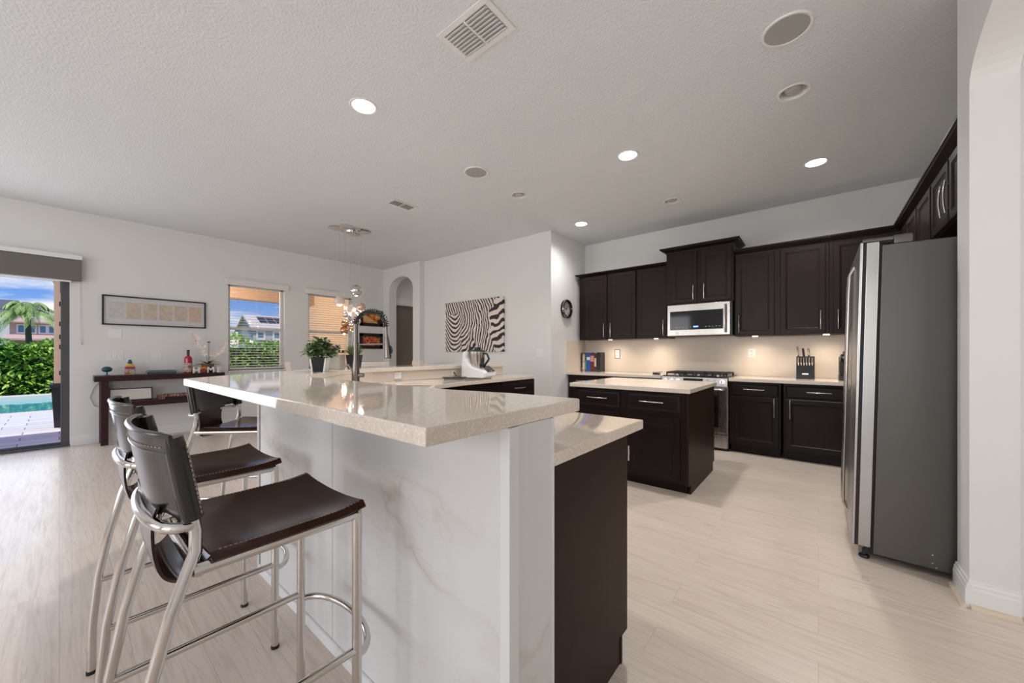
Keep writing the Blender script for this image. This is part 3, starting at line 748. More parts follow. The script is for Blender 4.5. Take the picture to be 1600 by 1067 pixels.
m = MB(); m.box((.21, FA + .02, .03), (.90, FB - .02, .07), .002); m.build('kick_plate', 'black_matte', r)
for yy in (FA + .035, FB - .035):
    m = MB(); m.lathe([(0, 0), (.024, 0), (.026, .008), (.022, .016), (.010, .018), (.010, .05), (0, .05)], (.21, yy, 0)); m.build('foot', 'black_plastic', r)
for yy in (FA + .06, FB - .06):
    m = MB(); m.cyl((.85, yy - .012, .018), (.85, yy + .012, .018), .018, n=16); m.build('wheel', 'black_plastic', r)
for dx, dz in ((.505, .12), (.505, .075), (.52, .055)):
    m = MB(); m.box((dx, FA - .002, dz), (dx + .006, FA + .001, dz + .006), .0005, mtx=tilt); m.build('screw', 'nickel', r)
m = MB(); m.lathe([(.013, 0), (.018, 0), (.017, .004), (.014, .004), (.013, 0)], (.194, 2.756, .0005), 20); tag(m.build('floor_ring', 'lamp_off'), 'tiny grey ring lying on the floor in front of the fridge', 'ring')
# ------------------------------------------------------------------ breakfast bar
bar_poly = [(-.587, .45), (-.587, 1.055), (-.85, 1.045), (-1.15, .99), (-2.45, .965), (-2.62, 1.05), (-2.95, 1.36), (-3.20, 1.64), (-3.33, 1.92), (-3.38, 2.25), (-3.38, 3.96),
            (-3.88, 3.96), (-3.88, 2.25), (-3.80, 1.80), (-3.55, 1.38), (-2.80, .45)]
tag(MB().prism(bar_poly, 1.032, 1.072, .005).build('worktop', 'quartz', angle=30), 'long raised pale quartz bar top bending around the sink corner', 'countertop')
inner = [(-.605, .90), (-2.40, .90), (-2.62, 1.02), (-2.98, 1.38), (-3.24, 1.68), (-3.37, 1.94), (-3.42, 2.25), (-3.42, 3.93)]
outer = [(-3.62, 3.93), (-3.62, 2.28), (-3.55, 2.0), (-3.36, 1.70), (-2.42, .724), (-.605, .724)]
r = thing('bar_wall', 'marble-clad knee wall carrying the raised bar top', 'bar wall', (-1.5, .8, 0))
MB().prism(inner + outer, 0, 1.0315).build('core', 'wall_paint', r, smooth=False)
m = MB(); m.box((-1.54, .712, .005), (-.612, .7238, 1.0315), .001); m.build('marble_panel', 'marble', r)
m = MB(); m.box((-2.40, .712, .005), (-1.543, .7238, 1.0315), .001); m.build('marble_panel', 'marble', r)
m = MB(); a = Vector((-2.4215, .712, 0)); ang = math.atan2(1.70 - .724, -3.36 + 2.42)
m.box((0, .0, .005), (1.33, .012, 1.0315), .001, mtx=Matrix.Translation(a) @ Matrix.Rotation(ang, 4, 'Z')); m.build('marble_panel', 'marble', r)
m = MB(); m.box((-.6045, .742, .003), (-.592, .898, 1.0315), .001); m.build('end_panel', 'marble', r)
m = MB(); m.box((-.622, .705, 0), (-.588, .743, 1.0315), .004).box((-.6, .735, 0), (-.589, .746, 1.0315), .003); m.box((-.604, .893, 0), (-.586, .906, 1.0315), .003); m.build('corner_trim', 'vinyl', r)
m = MB(); m.box((-2.40, .700, 0), (-.622, .7118, .045), .003); m.build('base_strip', 'white_trim', r)
m = MB()
pts = inner[1:]
m.rings([[(x, y, .926) for x, y in inner] + [(x + .010, y + .008, .926) for x, y in inner[::-1]], [(x, y, 1.0315) for x, y in inner] + [(x + .010, y + .008, 1.0315) for x, y in inner[::-1]]]); m.build('backsplash_strip', 'tile_plain', r, smooth=False)
low = [(-.592, .908), (-.592, 1.625), (-2.12, 1.625), (-2.72, 2.21), (-2.80, 2.62), (-2.87, 3.95), (-3.405, 3.95), (-3.405, 2.25), (-3.355, 1.955), (-3.225, 1.70), (-2.965, 1.40), (-2.61, 1.04), (-2.40, .912)]
lowtop = tag(MB().prism(low, .886, .925, .004).build('worktop', 'quartz', angle=30), 'lower quartz worktop inside the bar, holding the sink', 'countertop')
SC = Vector((-2.63, 1.76, 0)); SA = R(-50.6)      # sink centre, its local +y runs along the diagonal
srot = Matrix.Translation(SC) @ Matrix.Rotation(R(39.4), 4, 'Z')
cut(lowtop, [MB().box((-.20, -.36, .85), (.20, .36, .95), .03, mtx=srot)])
r = thing('sink', 'stainless undermount sink in the corner of the lower worktop', 'sink', (SC.x, SC.y, .70))
m = MB(); o_ = lambda e, z: [(-.20 - e, -.36 - e, z), (.20 + e, -.36 - e, z), (.20 + e, .36 + e, z), (-.20 - e, .36 + e, z)]
m.rings([o_(.02, .884), o_(.004, .884), o_(-.005, .70), o_(.0, .695), o_(.02, .70)], cap=False, closed=True, mtx=srot); m.box((-.2, -.36, .695), (.2, .36, .702), mtx=srot); m.build('basin', 'stainless', r)
m = MB(); m.lathe([(0, .703), (.04, .703), (.045, .708), (0, .708)], mtx=srot); m.build('drain', 'chrome', r)
# cabinets below
pen = cabinet('peninsula_cabinet', 'dark brown end cabinet of the peninsula with toe-kick notch, nearest the camera', (-.612, 1.487, 0), R(180), 1.45, .585, 0, .884,
        [('door', .02, .55, .095, .87, None), ('door', .56, 1.0, .095, .87, None), ('door', 1.01, 1.42, .095, .87, None)], toe=.095, panel=[((-.0, .02, .098), (-.012, .585, .884)), ((-.0, .085, .0), (-.012, .585, .1)), ((-.016, .078, .0), (.0, .092, .102))])
m = MB(); m.tube([(-.598, 1.472, .78), (-.598, 1.472, .84)], .004, 8); m.box((-.604, 1.468, .80), (-.597, 1.484, .82), .001); m.build('hinge', 'nickel', pen)
cabinet('peninsula_cabinet', 'dark cabinet with a drawer pull at the far end of the lower worktop', (-2.905, 2.66, 0), R(86.9), 1.27, .50, 0, .884,
        [('drawer', .64, 1.24, .712, .862, 'h'), ('drawer', .03, .62, .712, .862, None), ('door', .03, .62, .12, .70, None), ('door', .64, 1.24, .12, .70, None)], toe=.10)
r = cabinet('peninsula_cabinet', 'dark diagonal cabinet under the corner sink', (-2.145, 1.60, 0), R(136), .80, .15, 0, .69, [('door', .02, .39, .12, .67, None), ('door', .41, .78, .12, .67, None)], toe=.10)

# faucet
fx, fy = -2.80, 1.475
r = thing('kitchen_faucet', 'tall spring-neck kitchen faucet behind the raised bar', 'faucet', (fx, fy, .926))
U = Vector((.772, .635, 0))
def fp(a, z): return (fx + U.x * a, fy + U.y * a, z)
m = MB(); m.lathe([(0, 0), (.034, 0), (.034, .006), (.029, .010), (.029, .15), (.026, .19), (.0185, .24), (.0175, .505), (.021, .51), (.021, .525), (.0, .527)], (fx, fy, .926)); m.build('body', 'faucet_steel', r)
arc = [fp(0.0, 1.44)]
for i in range(25):
    t = math.pi * i / 24; arc.append(fp(.118 * (1 - math.cos(t)), 1.45 + .095 * math.sin(t)))
arc.append(fp(.237, 1.42))
m = MB(); m.tube(arc, .008, 10); m.build('hose', 'black_plastic', r)
m = MB(); N = 24 * 10; pts = []
L_ = [Vector(p) for p in arc]
acc = [0]
for a, b_ in zip(L_, L_[1:]): acc.append(acc[-1] + (b_ - a).length)
def along(s):
    s = max(0, min(acc[-1] * .9999, s))
    for i in range(len(acc) - 1):
        if acc[i + 1] >= s:
            q = (s - acc[i]) / (acc[i + 1] - acc[i]); return L_[i].lerp(L_[i + 1], q), (L_[i + 1] - L_[i]).normalized()
for i in range(N + 1):
    p, tg = along(acc[-1] * i / N); n1 = Vector((-U.y, U.x, 0)); n2 = tg.cross(n1); ph = 2 * math.pi * i / 10
    pts.append(p + n1 * math.cos(ph) * .0195 + n2 * math.sin(ph) * .0195)
m.tube(pts, .0042, 6); m.build('spring', 'spring_steel', r)
m = MB(); m.tube([fp(.237, 1.43), fp(.240, 1.39), fp(.243, 1.345)], [.013, .010, .010], 12); m.tube([fp(.243, 1.345), fp(.247, 1.29), fp(.252, 1.19), fp(.252, 1.175)], [.014, .020, .029, .026], 18); m.build('spray_head', 'faucet_steel', r)
m = MB(); m.tube([fp(.272, 1.275), fp(.282, 1.24), fp(.280, 1.215)], [.006, .009, .006], 8); m.build('spray_button', 'black_plastic', r)
m = MB(); m.tube([fp(.016, 1.286), fp(.232, 1.290)], .0055, 10); m.lathe([(.0185, 0), (.023, 0), (.023, .03), (.0185, .03)], (fx, fy, 1.271)); m.build('support_arm', 'faucet_steel', r)
m = MB(); m.cyl(fp(.02, 1.045), fp(.062, 1.045), .017, n=18); m.tube([fp(-.02, 1.075), fp(-.06, 1.13)], [.010, .0075], 10); m.build('lever', 'faucet_steel', r)

# black flat scale, mixer and outlets on the lower worktop
r = thing('kitchen_scale', 'thin black round kitchen scale on the lower worktop beside the cooking machine', 'scale', (-3.20, 2.86, .926))
m = MB(); m.lathe([(0, .012), (.135, .012), (.14, .016), (.14, .022), (.135, .025), (0, .025)], (-3.20, 2.86, .926), 40); m.build('platform', 'black_gloss', r)
m = MB(); m.lathe([(0, 0), (.12, 0), (.12, .012), (0, .012)], (-3.20, 2.86, .926), 32); m.build('foot_ring', 'lamp_off', r)
mc = Vector((-3.17, 3.21, .926)); mm_ = Matrix.Translation(mc) @ Matrix.Rotation(R(14), 4, 'Z') @ Matrix.Scale(.90, 4)
r = thing('cooking_machine', 'white food processor with steel jug and black screen on the lower worktop', 'food processor', mc)
def prof_body(y, e):
    P_ = [(-.185 + e, .006), (.175 - e, .006), (.20 - e, .03 + e * .5), (.205 - e, .065), (.17 - e, .105 - e * .4), (.10, .112 - e * .4), (.03, .125 - e * .4), (-.035, .150 - e * .5), (-.085, .20 - e * .6), (-.118, .29 - e), (-.125, .345 - e), (-.150 + e * .6, .345 - e), (-.162 + e, .32), (-.180 + e, .18)]
    return [(a, y, z) for a, z in P_]
m = MB(); m.rings([prof_body(y, e) for y, e in ((-.15, .03), (-.135, .008), (-.11, 0), (.11, 0), (.135, .008), (.15, .03))], mtx=mm_)
m.build('housing', 'white_plastic', r, angle=30)
m = MB(); m.box((-.16, -.12, 0), (.14, .12, .008), mtx=mm_); m.build('base_feet', 'black_plastic', r)
m = MB(); m.lathe([(0, .10), (.070, .10), (.078, .14), (.102, .30), (.104, .345), (.099, .345), (.09, .30), (0, .29)], (-.010, 0, 0), mtx=mm_, n=36); jug = m.build('jug', 'stainless', r)
m = MB(); m.tube([(.075, 0, .325), (.135, 0, .315), (.165, 0, .25), (.150, 0, .225), (.085, 0, .145)], .014, 10, mtx=mm_); m.box((.060, -.022, .15), (.086, .022, .34), .006, mtx=Matrix.Translation((0, 0, 0)) @ mm_); m.build('handle', 'black_plastic', jug)
m = MB(); m.lathe([(0, .346), (.107, .346), (.107, .358), (.06, .372), (.045, .374), (.045, .40), (.036, .404), (0, .404)], (-.010, 0, 0), mtx=mm_, n=32); m.box((-.13, -.03, .325), (-.09, .03, .36), .006, mtx=mm_); m.build('lid', 'black_plastic', r)
m = MB(); m.box((-.06, -.095, -.004), (.06, .095, .004), .004, mtx=mm_ @ Matrix.Translation((.158, 0, .121)) @ Matrix.Rotation(R(36), 4, 'Y')); m.build('screen', 'black_gloss', r)
m = MB(); m.lathe([(0, 0), (.014, 0), (.014, .012), (.011, .014), (0, .014)], mtx=mm_ @ Matrix.Translation((.192, 0, .085)) @ Matrix.Rotation(R(30), 4, 'Y')); m.build('dial', 'chrome', r)
m = MB(); m.tube([tuple(mm_ @ Vector((-.17, -.10, .012))), (-3.29, 3.10, .934), (-3.36, 3.03, .945), (-3.385, 3.02, .985), (-3.398, 3.02, .985)], .006, 8); m.build('power_cord', 'black_plastic', r)
outlet('outlet', 'white outlet on the strip under the ledge, right behind the faucet', (-3.402, 2.25, .985), '+x', .085, .07, 'plate')
outlet('outlet', 'white outlet under the ledge with the black plug in it', (-3.408, 3.03, .985), '+x', .08, .07, 'plate')

# ------------------------------------------------------------------ bar stools
def rear_leg(x):
    pl = [(-.318, 0), (-.315, .18), (-.300, .36), (-.272, .52), (-.235, .67), (-.196, .785), (-.196, .83), (-.208, .90), (-.229, 1.025)]
    return [(x, a, z) for a, z in pl]
def upr_y(z): return -.196 - (z - .83) * .17
def make_stool(label):
    r = thing('bar_stool', label, 'bar stool', (0, 0, 0), 'leather bar stools at the breakfast bar')
    for sx in (-.20, .20):
        m = MB(); m.tube([(sx, .172, 0), (sx, .172, .70), (sx, .172, .750)], .0135, 14); l = m.build('leg', 'stool_chrome', r, world=False)
        m = MB(); m.lathe([(0, 0), (.015, 0), (.015, .012), (0, .012)], (sx, .172, 0), 14); m.build('foot_cap', 'rubber', l, world=False)
    for sx in (-.20, .20):
        m = MB(); m.tube(rear_leg(sx), .0125, 14); l = m.build('leg', 'stool_chrome', r, world=False)
        m = MB(); m.lathe([(0, 0), (.0145, 0), (.0145, .012), (0, .012)], (sx, -.318, 0), 14); m.build('foot_cap', 'rubber', l, world=False)
    for sx in (-.20, .20):
        m = MB(); m.tube([(sx, .172, .742), (sx, -.20, .742)], .0125, 12); m.build('seat_rail', 'stool_chrome', r, world=False)
        m = MB(); m.tube([(sx, .172, .345), (sx, -.303, .345)], .011, 12); m.build('stretcher', 'stool_chrome', r, world=False)
    m = MB(); m.tube([(-.2, .172, .732), (.2, .172, .732)], .011, 12); m.build('front_rail', 'stool_chrome', r, world=False)
    m = MB(); m.tube([(-.2, -.19, .735), (.2, -.19, .735)], .011, 12); m.build('rear_rail', 'stool_chrome', r, world=False)
    m = MB(); m.tube([(.2 * math.cos(t), .176 + .085 * math.sin(t), .325) for t in [math.pi * i / 14 for i in range(15)]], .0105, 12); m.build('footrest', 'stool_chrome', r, world=False)
    m = MB(); hp = [(.2, upr_y(.845), .845)]
    for i in range(17):
        t = math.pi * i / 16; hp.append((.205 * math.cos(t) * (1 if abs(math.cos(t)) > .9 else 1.02), -.212 - .052 * math.sin(t) ** .8, .845))
    hp.append((-.2, upr_y(.845), .845))
    m.tube(hp, .0115, 12); m.build('hoop', 'stool_chrome', r, world=False)
    # seat: saddle-shaped leather
    def seat(u, v):
        x = (v * 2 - 1) * .214; y = .192 - u * .362
        s_ = abs(x) / .214
        z = .757 + .012 * s_ ** 3 + .006 * max(0, (y - .10) / .09) ** 2 * (1 + s_) * .8 - .012 * (1 - s_ * s_) * math.sin(math.pi * min(1, u * 1.05))
        if s_ > .93: z -= .016 * ((s_ - .93) / .07) ** 2
        return (x, y, z)
    m = MB(); m.sheet(seat, 22, 30, .007); st = m.build('seat', 'leather', r, world=False, angle=50)
    for sx in (-1, 1):
        m = MB()
        for i in range(34):
            u = .03 + .94 * i / 34; a = Vector(seat(u, .5 + sx * .455)); b_ = Vector(seat(u + .014, .5 + sx * .455)); m.tube([a + Vector((0, 0, .0042)), b_ + Vector((0, 0, .0042))], .0012, 4)
        m.build('stitching', 'thread', st, world=False)
    # sling tail hanging behind the seat
    path = [(-.140, .752, .165), (-.168, .728, .160), (-.190, .703, .150), (-.214, .690, .132), (-.236, .702, .112), (-.248, .742, .100), (-.252, .790, .096), (-.252, .835, .110), (-.250, .872, .150)]
    def sling(u, v):
        q = u * (len(path) - 1); i = min(int(q), len(path) - 2); f = q - i
        P_ = [path[max(0, min(len(path) - 1, i + d))] for d in (-1, 0, 1, 2)]
        c = [.5 * (2 * P_[1][k_] + (P_[2][k_] - P_[0][k_]) * f + (2 * P_[0][k_] - 5 * P_[1][k_] + 4 * P_[2][k_] - P_[3][k_]) * f * f + (3 * P_[1][k_] - P_[0][k_] - 3 * P_[2][k_] + P_[3][k_]) * f ** 3) for k_ in range(3)]
        return ((v * 2 - 1) * c[2], c[0], c[1] + .010 * (v * 2 - 1) ** 2)
    m = MB(); m.sheet(sling, 36, 12, .006); m.build('sling', 'leather', r, world=False, angle=50)
    # backrest wraps both uprights
    def back(u, v):
        s_ = v * 2 - 1; z = .855 + u * .190
        w = .216
        e = abs(s_)
        y = upr_y(min(z, 1.04)) - .008 - .040 * (1 - e ** 2.4)
        lo = .855 + (.028 if .5 < e < .86 else 0) * math.sin(math.pi * (min(max(e, .5), .86) - .5) / .36)
        if u == 0: z = lo
        return (s_ * w, y, z)
    m = MB(); m.sheet(back, 14, 36, .008); bk = m.build('backrest', 'leather_back', r, world=False, angle=50)
    for sx in (-1, 1):
        m = MB(); m.tube([(sx * .203, upr_y(z) - .001, z) for z in (.858, .90, .95, 1.0, 1.040)], [.0195, .0195, .0195, .0190, .0160], 14); m.build('sleeve', 'leather_back', bk, world=False)
    m = MB(); m.tube([Vector(back(1, j / 30)) for j in range(31)], [.0065 * min(1, .35 + min(j, 30 - j) * .3) for j in range(31)], 10); m.tube([Vector(back(.80, j / 30)) + Vector((0, -.004, 0)) for j in range(31)], .0025, 6); m.build('hem', 'leather_back', bk, world=False)
    for sx in (-1, 1):
        m = MB()
        for i in range(15):
            z = .87 + .155 * i / 15; x = sx * .203 + sx * .0135; y = upr_y(z) + .0145; m.tube([(x, y, z), (x, y - .0012, z + .006)], .0013, 4)
        m.build('stitching', 'thread', bk, world=False)
    m = MB()
    for i in range(30):
        a = Vector(back(.86, .04 + .92 * i / 30)) + Vector((0, -.0052, 0)); b_ = Vector(back(.86, .04 + .92 * (i + .5) / 30)) + Vector((0, -.0052, 0)); m.tube([a, b_], .0011, 4)
    m.build('stitching', 'thread', bk, world=False)
    return r
stool = make_stool('brown leather bar stool with chrome legs, nearest the camera')
stool.location = (-1.25, .385, 0)
clone(stool, (-1.935, .395, 0), 'brown leather bar stool directly behind the nearest one')
clone(stool, (-2.875, .80, 0), 'dark leather bar stool tucked under the far angled end of the bar', R(-46))

# ------------------------------------------------------------------ plants on the bar ledge
def leaf_mat(n, a, b_):
    m = mat(n, a, .5); k = NB(m); k.l(k.mix(k.noise(k.tc(), 14, 2), a, b_), k.b.inputs['Base Color'])
leaf_mat('foliage', (.05, .105, .035), (.17, .25, .11)); leaf_mat('foliage_dark', (.018, .04, .014), (.05, .09, .03)); leaf_mat('grass_leaf', (.05, .10, .02), (.20, .25, .08))
def leaf(mb, base, d, L_, w, curl=.3, up=(0, 0, 1)):
    d = Vector(d).normalized(); s_ = d.cross(Vector(up))
    if s_.length < .01: s_ = Vector((1, 0, 0))
    s_.normalize(); n = s_.cross(d); b0 = Vector(base)
    rows = []
    for t, ww in ((0, .12), (.35, .95), (.7, .8), (1, .04)):
        c = b0 + d * L_ * t - n * 0 + Vector((0, 0, -curl * L_ * t * t)); rows.append([c - s_ * w * ww * .5 + n * w * .15 * ww, c, c + s_ * w * ww * .5 + n * w * .15 * ww])
    V = [[mb.bm.verts.new(p) for p in q] for q in rows]
    for i in range(3):
        for j in range(2): mb.bm.faces.new((V[i][j], V[i][j + 1], V[i + 1][j + 1], V[i + 1][j]))
def bushy(parent, c, rad, hgt, n, L_, w, m_, seed=1):
    g = random.Random(seed); lf = MB(); st = MB()
    for i in range(n):
        a = g.uniform(0, 2 * math.pi); el = g.uniform(-.15, 1.45); rr = rad * g.uniform(.45, 1)
        tip = Vector((c[0] + rr * math.cos(a) * math.cos(el), c[1] + rr * math.sin(a) * math.cos(el), c[2] + hgt * (.25 + .75 * math.sin(el)) * g.uniform(.7, 1)))
        base = Vector((c[0] + g.uniform(-.02, .02), c[1] + g.uniform(-.02, .02), c[2]))
        if i % 4 == 0: st.tube([base, base.lerp(tip, .6) + Vector((0, 0, .02)), tip], .0018, 5)
        for q in range(5):
            d = Vector((math.cos(a) + g.uniform(-.9, .9), math.sin(a) + g.uniform(-.9, .9), g.uniform(-.3, 1.0)))
            leaf(lf, base.lerp(tip, .55 + .11 * q), d, L_ * g.uniform(.7, 1.2), w * g.uniform(.8, 1.2), .2)
    lf.build('foliage', m_, parent, smooth=True); st.build('stems', 'foliage_dark', parent)
px, py = -3.03, 1.30
r = thing('potted_plant', 'bushy green plant in a black tapered pot with white sides on the bar ledge', 'potted plant', (px, py, 1.073))
sq = lambda h_, z: [(px + a * h_, py + b_ * h_ * .82, z) for a, b_ in ((-.76, -.65), (.76, -.65), (.76, .65), (-.76, .65))]
prot = Matrix.Translation((px, py, 0)) @ Matrix.Rotation(R(44), 4, 'Z') @ Matrix.Translation((-px, -py, 0))
m = MB(); m.rings([sq(.050, 1.073), sq(.068, 1.185), sq(.062, 1.185), sq(.056, 1.165)], mtx=prot); m.build('pot', 'black_matte', r, smooth=False)
m = MB()
for sx in (-1, 1): m.rings([[(px + sx * a, py - .030, z), (px + sx * (a + .012), py - .030, z), (px + sx * (a + .012), py + .045, z), (px + sx * a, py + .045, z)] for a, z in ((.038, 1.073), (.050, 1.18))], mtx=prot)
m.build('sleeve', 'white_plastic', r, smooth=False)
bushy(r, (px, py, 1.175), .135, .160, 95, .046, .032, 'foliage', 3)
px, py = -3.40, 1.60
r = thing('planter', 'square grey stone-look planter with dark leaves, middle of the three on the ledge', 'potted plant', (px, py, 1.073))
m = MB(); m.box((px - .062, py - .062, 1.073), (px + .062, py + .062, 1.205), .004, mtx=Matrix.Translation((px, py, 0)) @ Matrix.Rotation(R(42), 4, 'Z') @ Matrix.Translation((-px, -py, 0)))
mat('stone_pot', (.36, .33, .28), .8); m.build('pot', 'stone_pot', r, smooth=False)
bushy(r, (px, py, 1.205), .10, .10, 26, .04, .022, 'foliage_dark', 5)
px, py = -3.50, 1.83
r = thing('potted_grass', 'spiky green grass plant in a black pot, rearmost on the ledge by the faucet', 'potted plant', (px, py, 1.073))
m = MB(); m.rings([[(px + a * h_, py + b_ * h_, z) for a, b_ in ((-1, -1), (1, -1), (1, 1), (-1, 1))] for h_, z in ((.046, 1.073), (.060, 1.20), (.054, 1.20), (.05, 1.18))], mtx=Matrix.Translation((px, py, 0)) @ Matrix.Rotation(R(42), 4, 'Z') @ Matrix.Translation((-px, -py, 0))); m.build('pot', 'black_matte', r, smooth=False)
g = random.Random(9); lf = MB()
for i in range(150):
    a = g.uniform(0, 6.28); t = g.uniform(.1, .9); leaf(lf, (px + .035 * math.cos(a), py + .035 * math.sin(a), 1.19), (math.cos(a) * t, math.sin(a) * t, 1), g.uniform(.08, .14), .008, .25 * t)
lf.build('grass_blades', 'grass_leaf', r)
# ------------------------------------------------------------------ console table and what stands on it
r = thing('console_table', 'long dark console table with a lower shelf against the far left wall', 'console table', (-7.42, .94, 0))
m = MB(); m.box((-7.585, .287, .842), (-7.25, 1.665, .916), .003); m.build('table_top', 'console_wood', r)
for yy in (.345, 1.545):
    for xx in (-7.575, -7.33): m = MB(); m.box((xx, yy, 0), (xx + .07, yy + .068, .8415), .002); m.build('leg', 'console_wood', r)
m = MB(); m.box((-7.575, .414, .485), (-7.262, 1.544, .555), .003); m.build('shelf', 'console_wood', r)
zt = .9165
mat('teal_metal', (.02, .075, .10), .35, .3)
r = thing('ornament', 'small dark teal round ornament on a stem, left end of the console', 'ornament', (-7.42, .408, zt))
m = MB(); m.lathe([(0, 0), (.026, 0), (.024, .008), (.008, .012), (.007, .05), (0, .05)], (-7.42, .408, zt), 20); m.build('stand', 'teal_metal', r)
m = MB(); m.ball((-7.42, .408, zt + .083), .052, 20, (.55, 1, .72)); m.build('bowl', 'teal_metal', r)
def multi(name, stops, scale, rough=.4):
    m = mat(name, (.5, .5, .5), rough); k = NB(m); k.l(k.ramp(k.noise(k.mapping(scale), 1, 2, .5, .6), stops), k.b.inputs['Base Color'])
multi('painted_jar', [(.30, (.05, .15, .20)), (.42, (.35, .42, .40)), (.52, (.50, .32, .08)), (.62, (.30, .03, .06))], (18, 18, 22))
mat('jar_yellow', (.62, .42, .05), .4); mat('jar_magenta', (.35, .03, .10), .4)
r = thing('painted_jar', 'colourful painted jar with yellow shoulder and blue stopper on the console', 'jar', (-7.42, .626, zt))
m = MB(); m.box((-7.475, .575, zt), (-7.365, .677, zt + .085), .012); m.build('body', 'painted_jar', r)
m = MB(); m.box((-7.473, .577, zt + .083), (-7.367, .675, zt + .112), .008); m.build('band', 'jar_magenta', r)
m = MB(); m.box((-7.470, .580, zt + .111), (-7.370, .672, zt + .135), .010); m.lathe([(.045, .13), (.03, .155), (0, .156)], (-7.42, .626, zt), 20); m.build('shoulder', 'jar_yellow', r)
m = MB(); m.lathe([(0, .15), (.020, .15), (.026, .17), (.018, .19), (.012, .21), (0, .212)], (-7.42, .626, zt), 20); m.build('stopper', 'teal_metal', r)
for i, (hh, yy0, yy1, col, lab) in enumerate([(.030, .785, 1.10, (.05, .075, .09), 'flat dark blue grey book at the bottom of the console stack'), (.024, .80, 1.095, (.14, .16, .17), 'grey book on top of the flat stack on the console')]):
    z0 = zt + (0 if i == 0 else .0305)
    r = thing('flat_book', lab, 'book', (-7.42, .94, z0), 'flat books on the console top')
    n_ = 'flat_cover_%d' % i; mat(n_, col, .45)
    m = MB(); m.box((-7.53, yy0, z0), (-7.31, yy1, z0 + .003), .001).box((-7.53, yy0, z0 + hh - .003), (-7.31, yy1, z0 + hh), .001).box((-7.313, yy0, z0), (-7.31, yy1, z0 + hh), .001); m.build('cover', n_, r)
    m = MB(); m.box((-7.527, yy0 + .004, z0 + .003), (-7.313, yy1 - .004, z0 + hh - .003)); m.build('pages', 'lamp_off', r)
mat('red_glass', (.42, .01, .025), .12, coat=.5)
multi('bottle_label', [(.35, (.35, .38, .18)), (.48, (.55, .50, .42)), (.6, (.30, .05, .05))], (14, 14, 26))
r = thing('wine_bottle', 'red bottle with painted label and black neck on the console', 'bottle', (-7.42, 1.248, zt))
m = MB(); m.lathe([(0, 0), (.046, 0), (.048, .006), (.048, .215), (.043, .237), (.026, .255), (.0175, .262), (0, .262)], (-7.42, 1.248, zt), 28); m.build('body', 'red_glass', r)
m = MB(); m.lathe([(.0482, .02), (.0492, .022), (.0492, .148), (.0482, .15)], (-7.42, 1.248, zt), 28); m.build('label_wrap', 'bottle_label', r)
m = MB(); m.lathe([(0, .258), (.017, .258), (.0175, .335), (.019, .338), (.019, .352), (0, .353)], (-7.42, 1.248, zt), 20); m.build('neck_foil', 'black_plastic', r)
mat('terracotta_brown', (.20, .08, .035), .6); mat('petal', (.85, .76, .70), .5); mat('stem_brown', (.10, .09, .05), .6)
oc = (-7.45, 1.49, zt)
r = thing('potted_orchid', 'white orchid in a brown pot behind the letters on the console', 'orchid', oc)
m = MB(); m.lathe([(0, 0), (.060, 0), (.078, .11), (.080, .135), (.072, .135), (.068, .11), (0, .11)], oc, 28); m.build('pot', 'terracotta_brown', r)
lf = MB(); g = random.Random(4)
for a, L_, e in ((-.3, .17, .35), (.5, .14, .9), (1.2, .16, .5), (1.75, .16, .12), (2.6, .13, .8), (3.5, .16, .4), (4.3, .15, .15), (4.9, .17, .12), (5.5, .14, .7), (1.5, .15, 1.1), (4.6, .14, 1.0)):
    leaf(lf, (oc[0] + .015 * math.cos(a), oc[1] + .015 * math.sin(a), oc[2] + .13), (math.cos(a), math.sin(a), e), L_, .036, .25)
lf.build('leaves', 'foliage_dark', r)
st = MB(); fl = MB()
def flower(c, s_, tilt):
    for i in range(5):
        a = tilt + i * 1.2566; d = Vector((.25, math.cos(a), math.sin(a))); leaf(fl, c, d, s_, s_ * .85, .05, (1, 0, 0))
for sgn, rise in ((-1, .47), (1, .36)):
    pts = [Vector((oc[0], oc[1], oc[2] + .13)), Vector((oc[0] + .02, oc[1] + sgn * .02, oc[2] + .26)), Vector((oc[0] + .04, oc[1] + sgn * .07, oc[2] + .30 + .08 * (rise > .4))), Vector((oc[0] + .05, oc[1] + sgn * .14, oc[2] + .34 + .12 * (rise > .4))), Vector((oc[0] + .05, oc[1] + sgn * .20, oc[2] + .13 + rise))]
    st.tube(pts, .003, 6)
    for q in range(7):
        t = .35 + q * .10; i = min(int(t * 4), 3); p = pts[i].lerp(pts[i + 1], t * 4 - i); flower(p + Vector((.01, g.uniform(-.02, .02), g.uniform(-.02, .02))), .046, g.uniform(0, 6))
st.tube([(oc[0], oc[1] + .01, oc[2] + .13), (oc[0], oc[1] + .012, oc[2] + .47)], .003, 6); st.lathe([(0, 0), (.008, 0), (.024, .015), (.012, .02), (0, .02)], (oc[0], oc[1] + .012, oc[2] + .465), 14)
st.build('stems', 'stem_brown', r); fl.build('blossoms', 'petal', r)
mat('letter_white', (.80, .76, .70), .5); mat('letter_orange', (.70, .30, .04), .5); mat('letter_red', (.30, .03, .02), .5)
r = thing('letter_sign', 'small standing white HOME letters with a red orange O on the console', 'letters', (-7.31, 1.45, zt))
def lt(ch, y, m_='letter_white', nm='letter'):
    return text_mesh(nm, ch, .125, .022, m_, r, Matrix.Translation((-7.31, y, zt + .0015)) @ Matrix.Rotation(R(90), 4, 'Z') @ Matrix.Rotation(R(90), 4, 'X'), .003)
lt('H', 1.325); lt('M', 1.497); lt('E', 1.60)
m = MB(); m.box((-7.322, 1.372, zt), (-7.298, 1.438, zt + .05), .008); m.build('letter', 'letter_red', r)
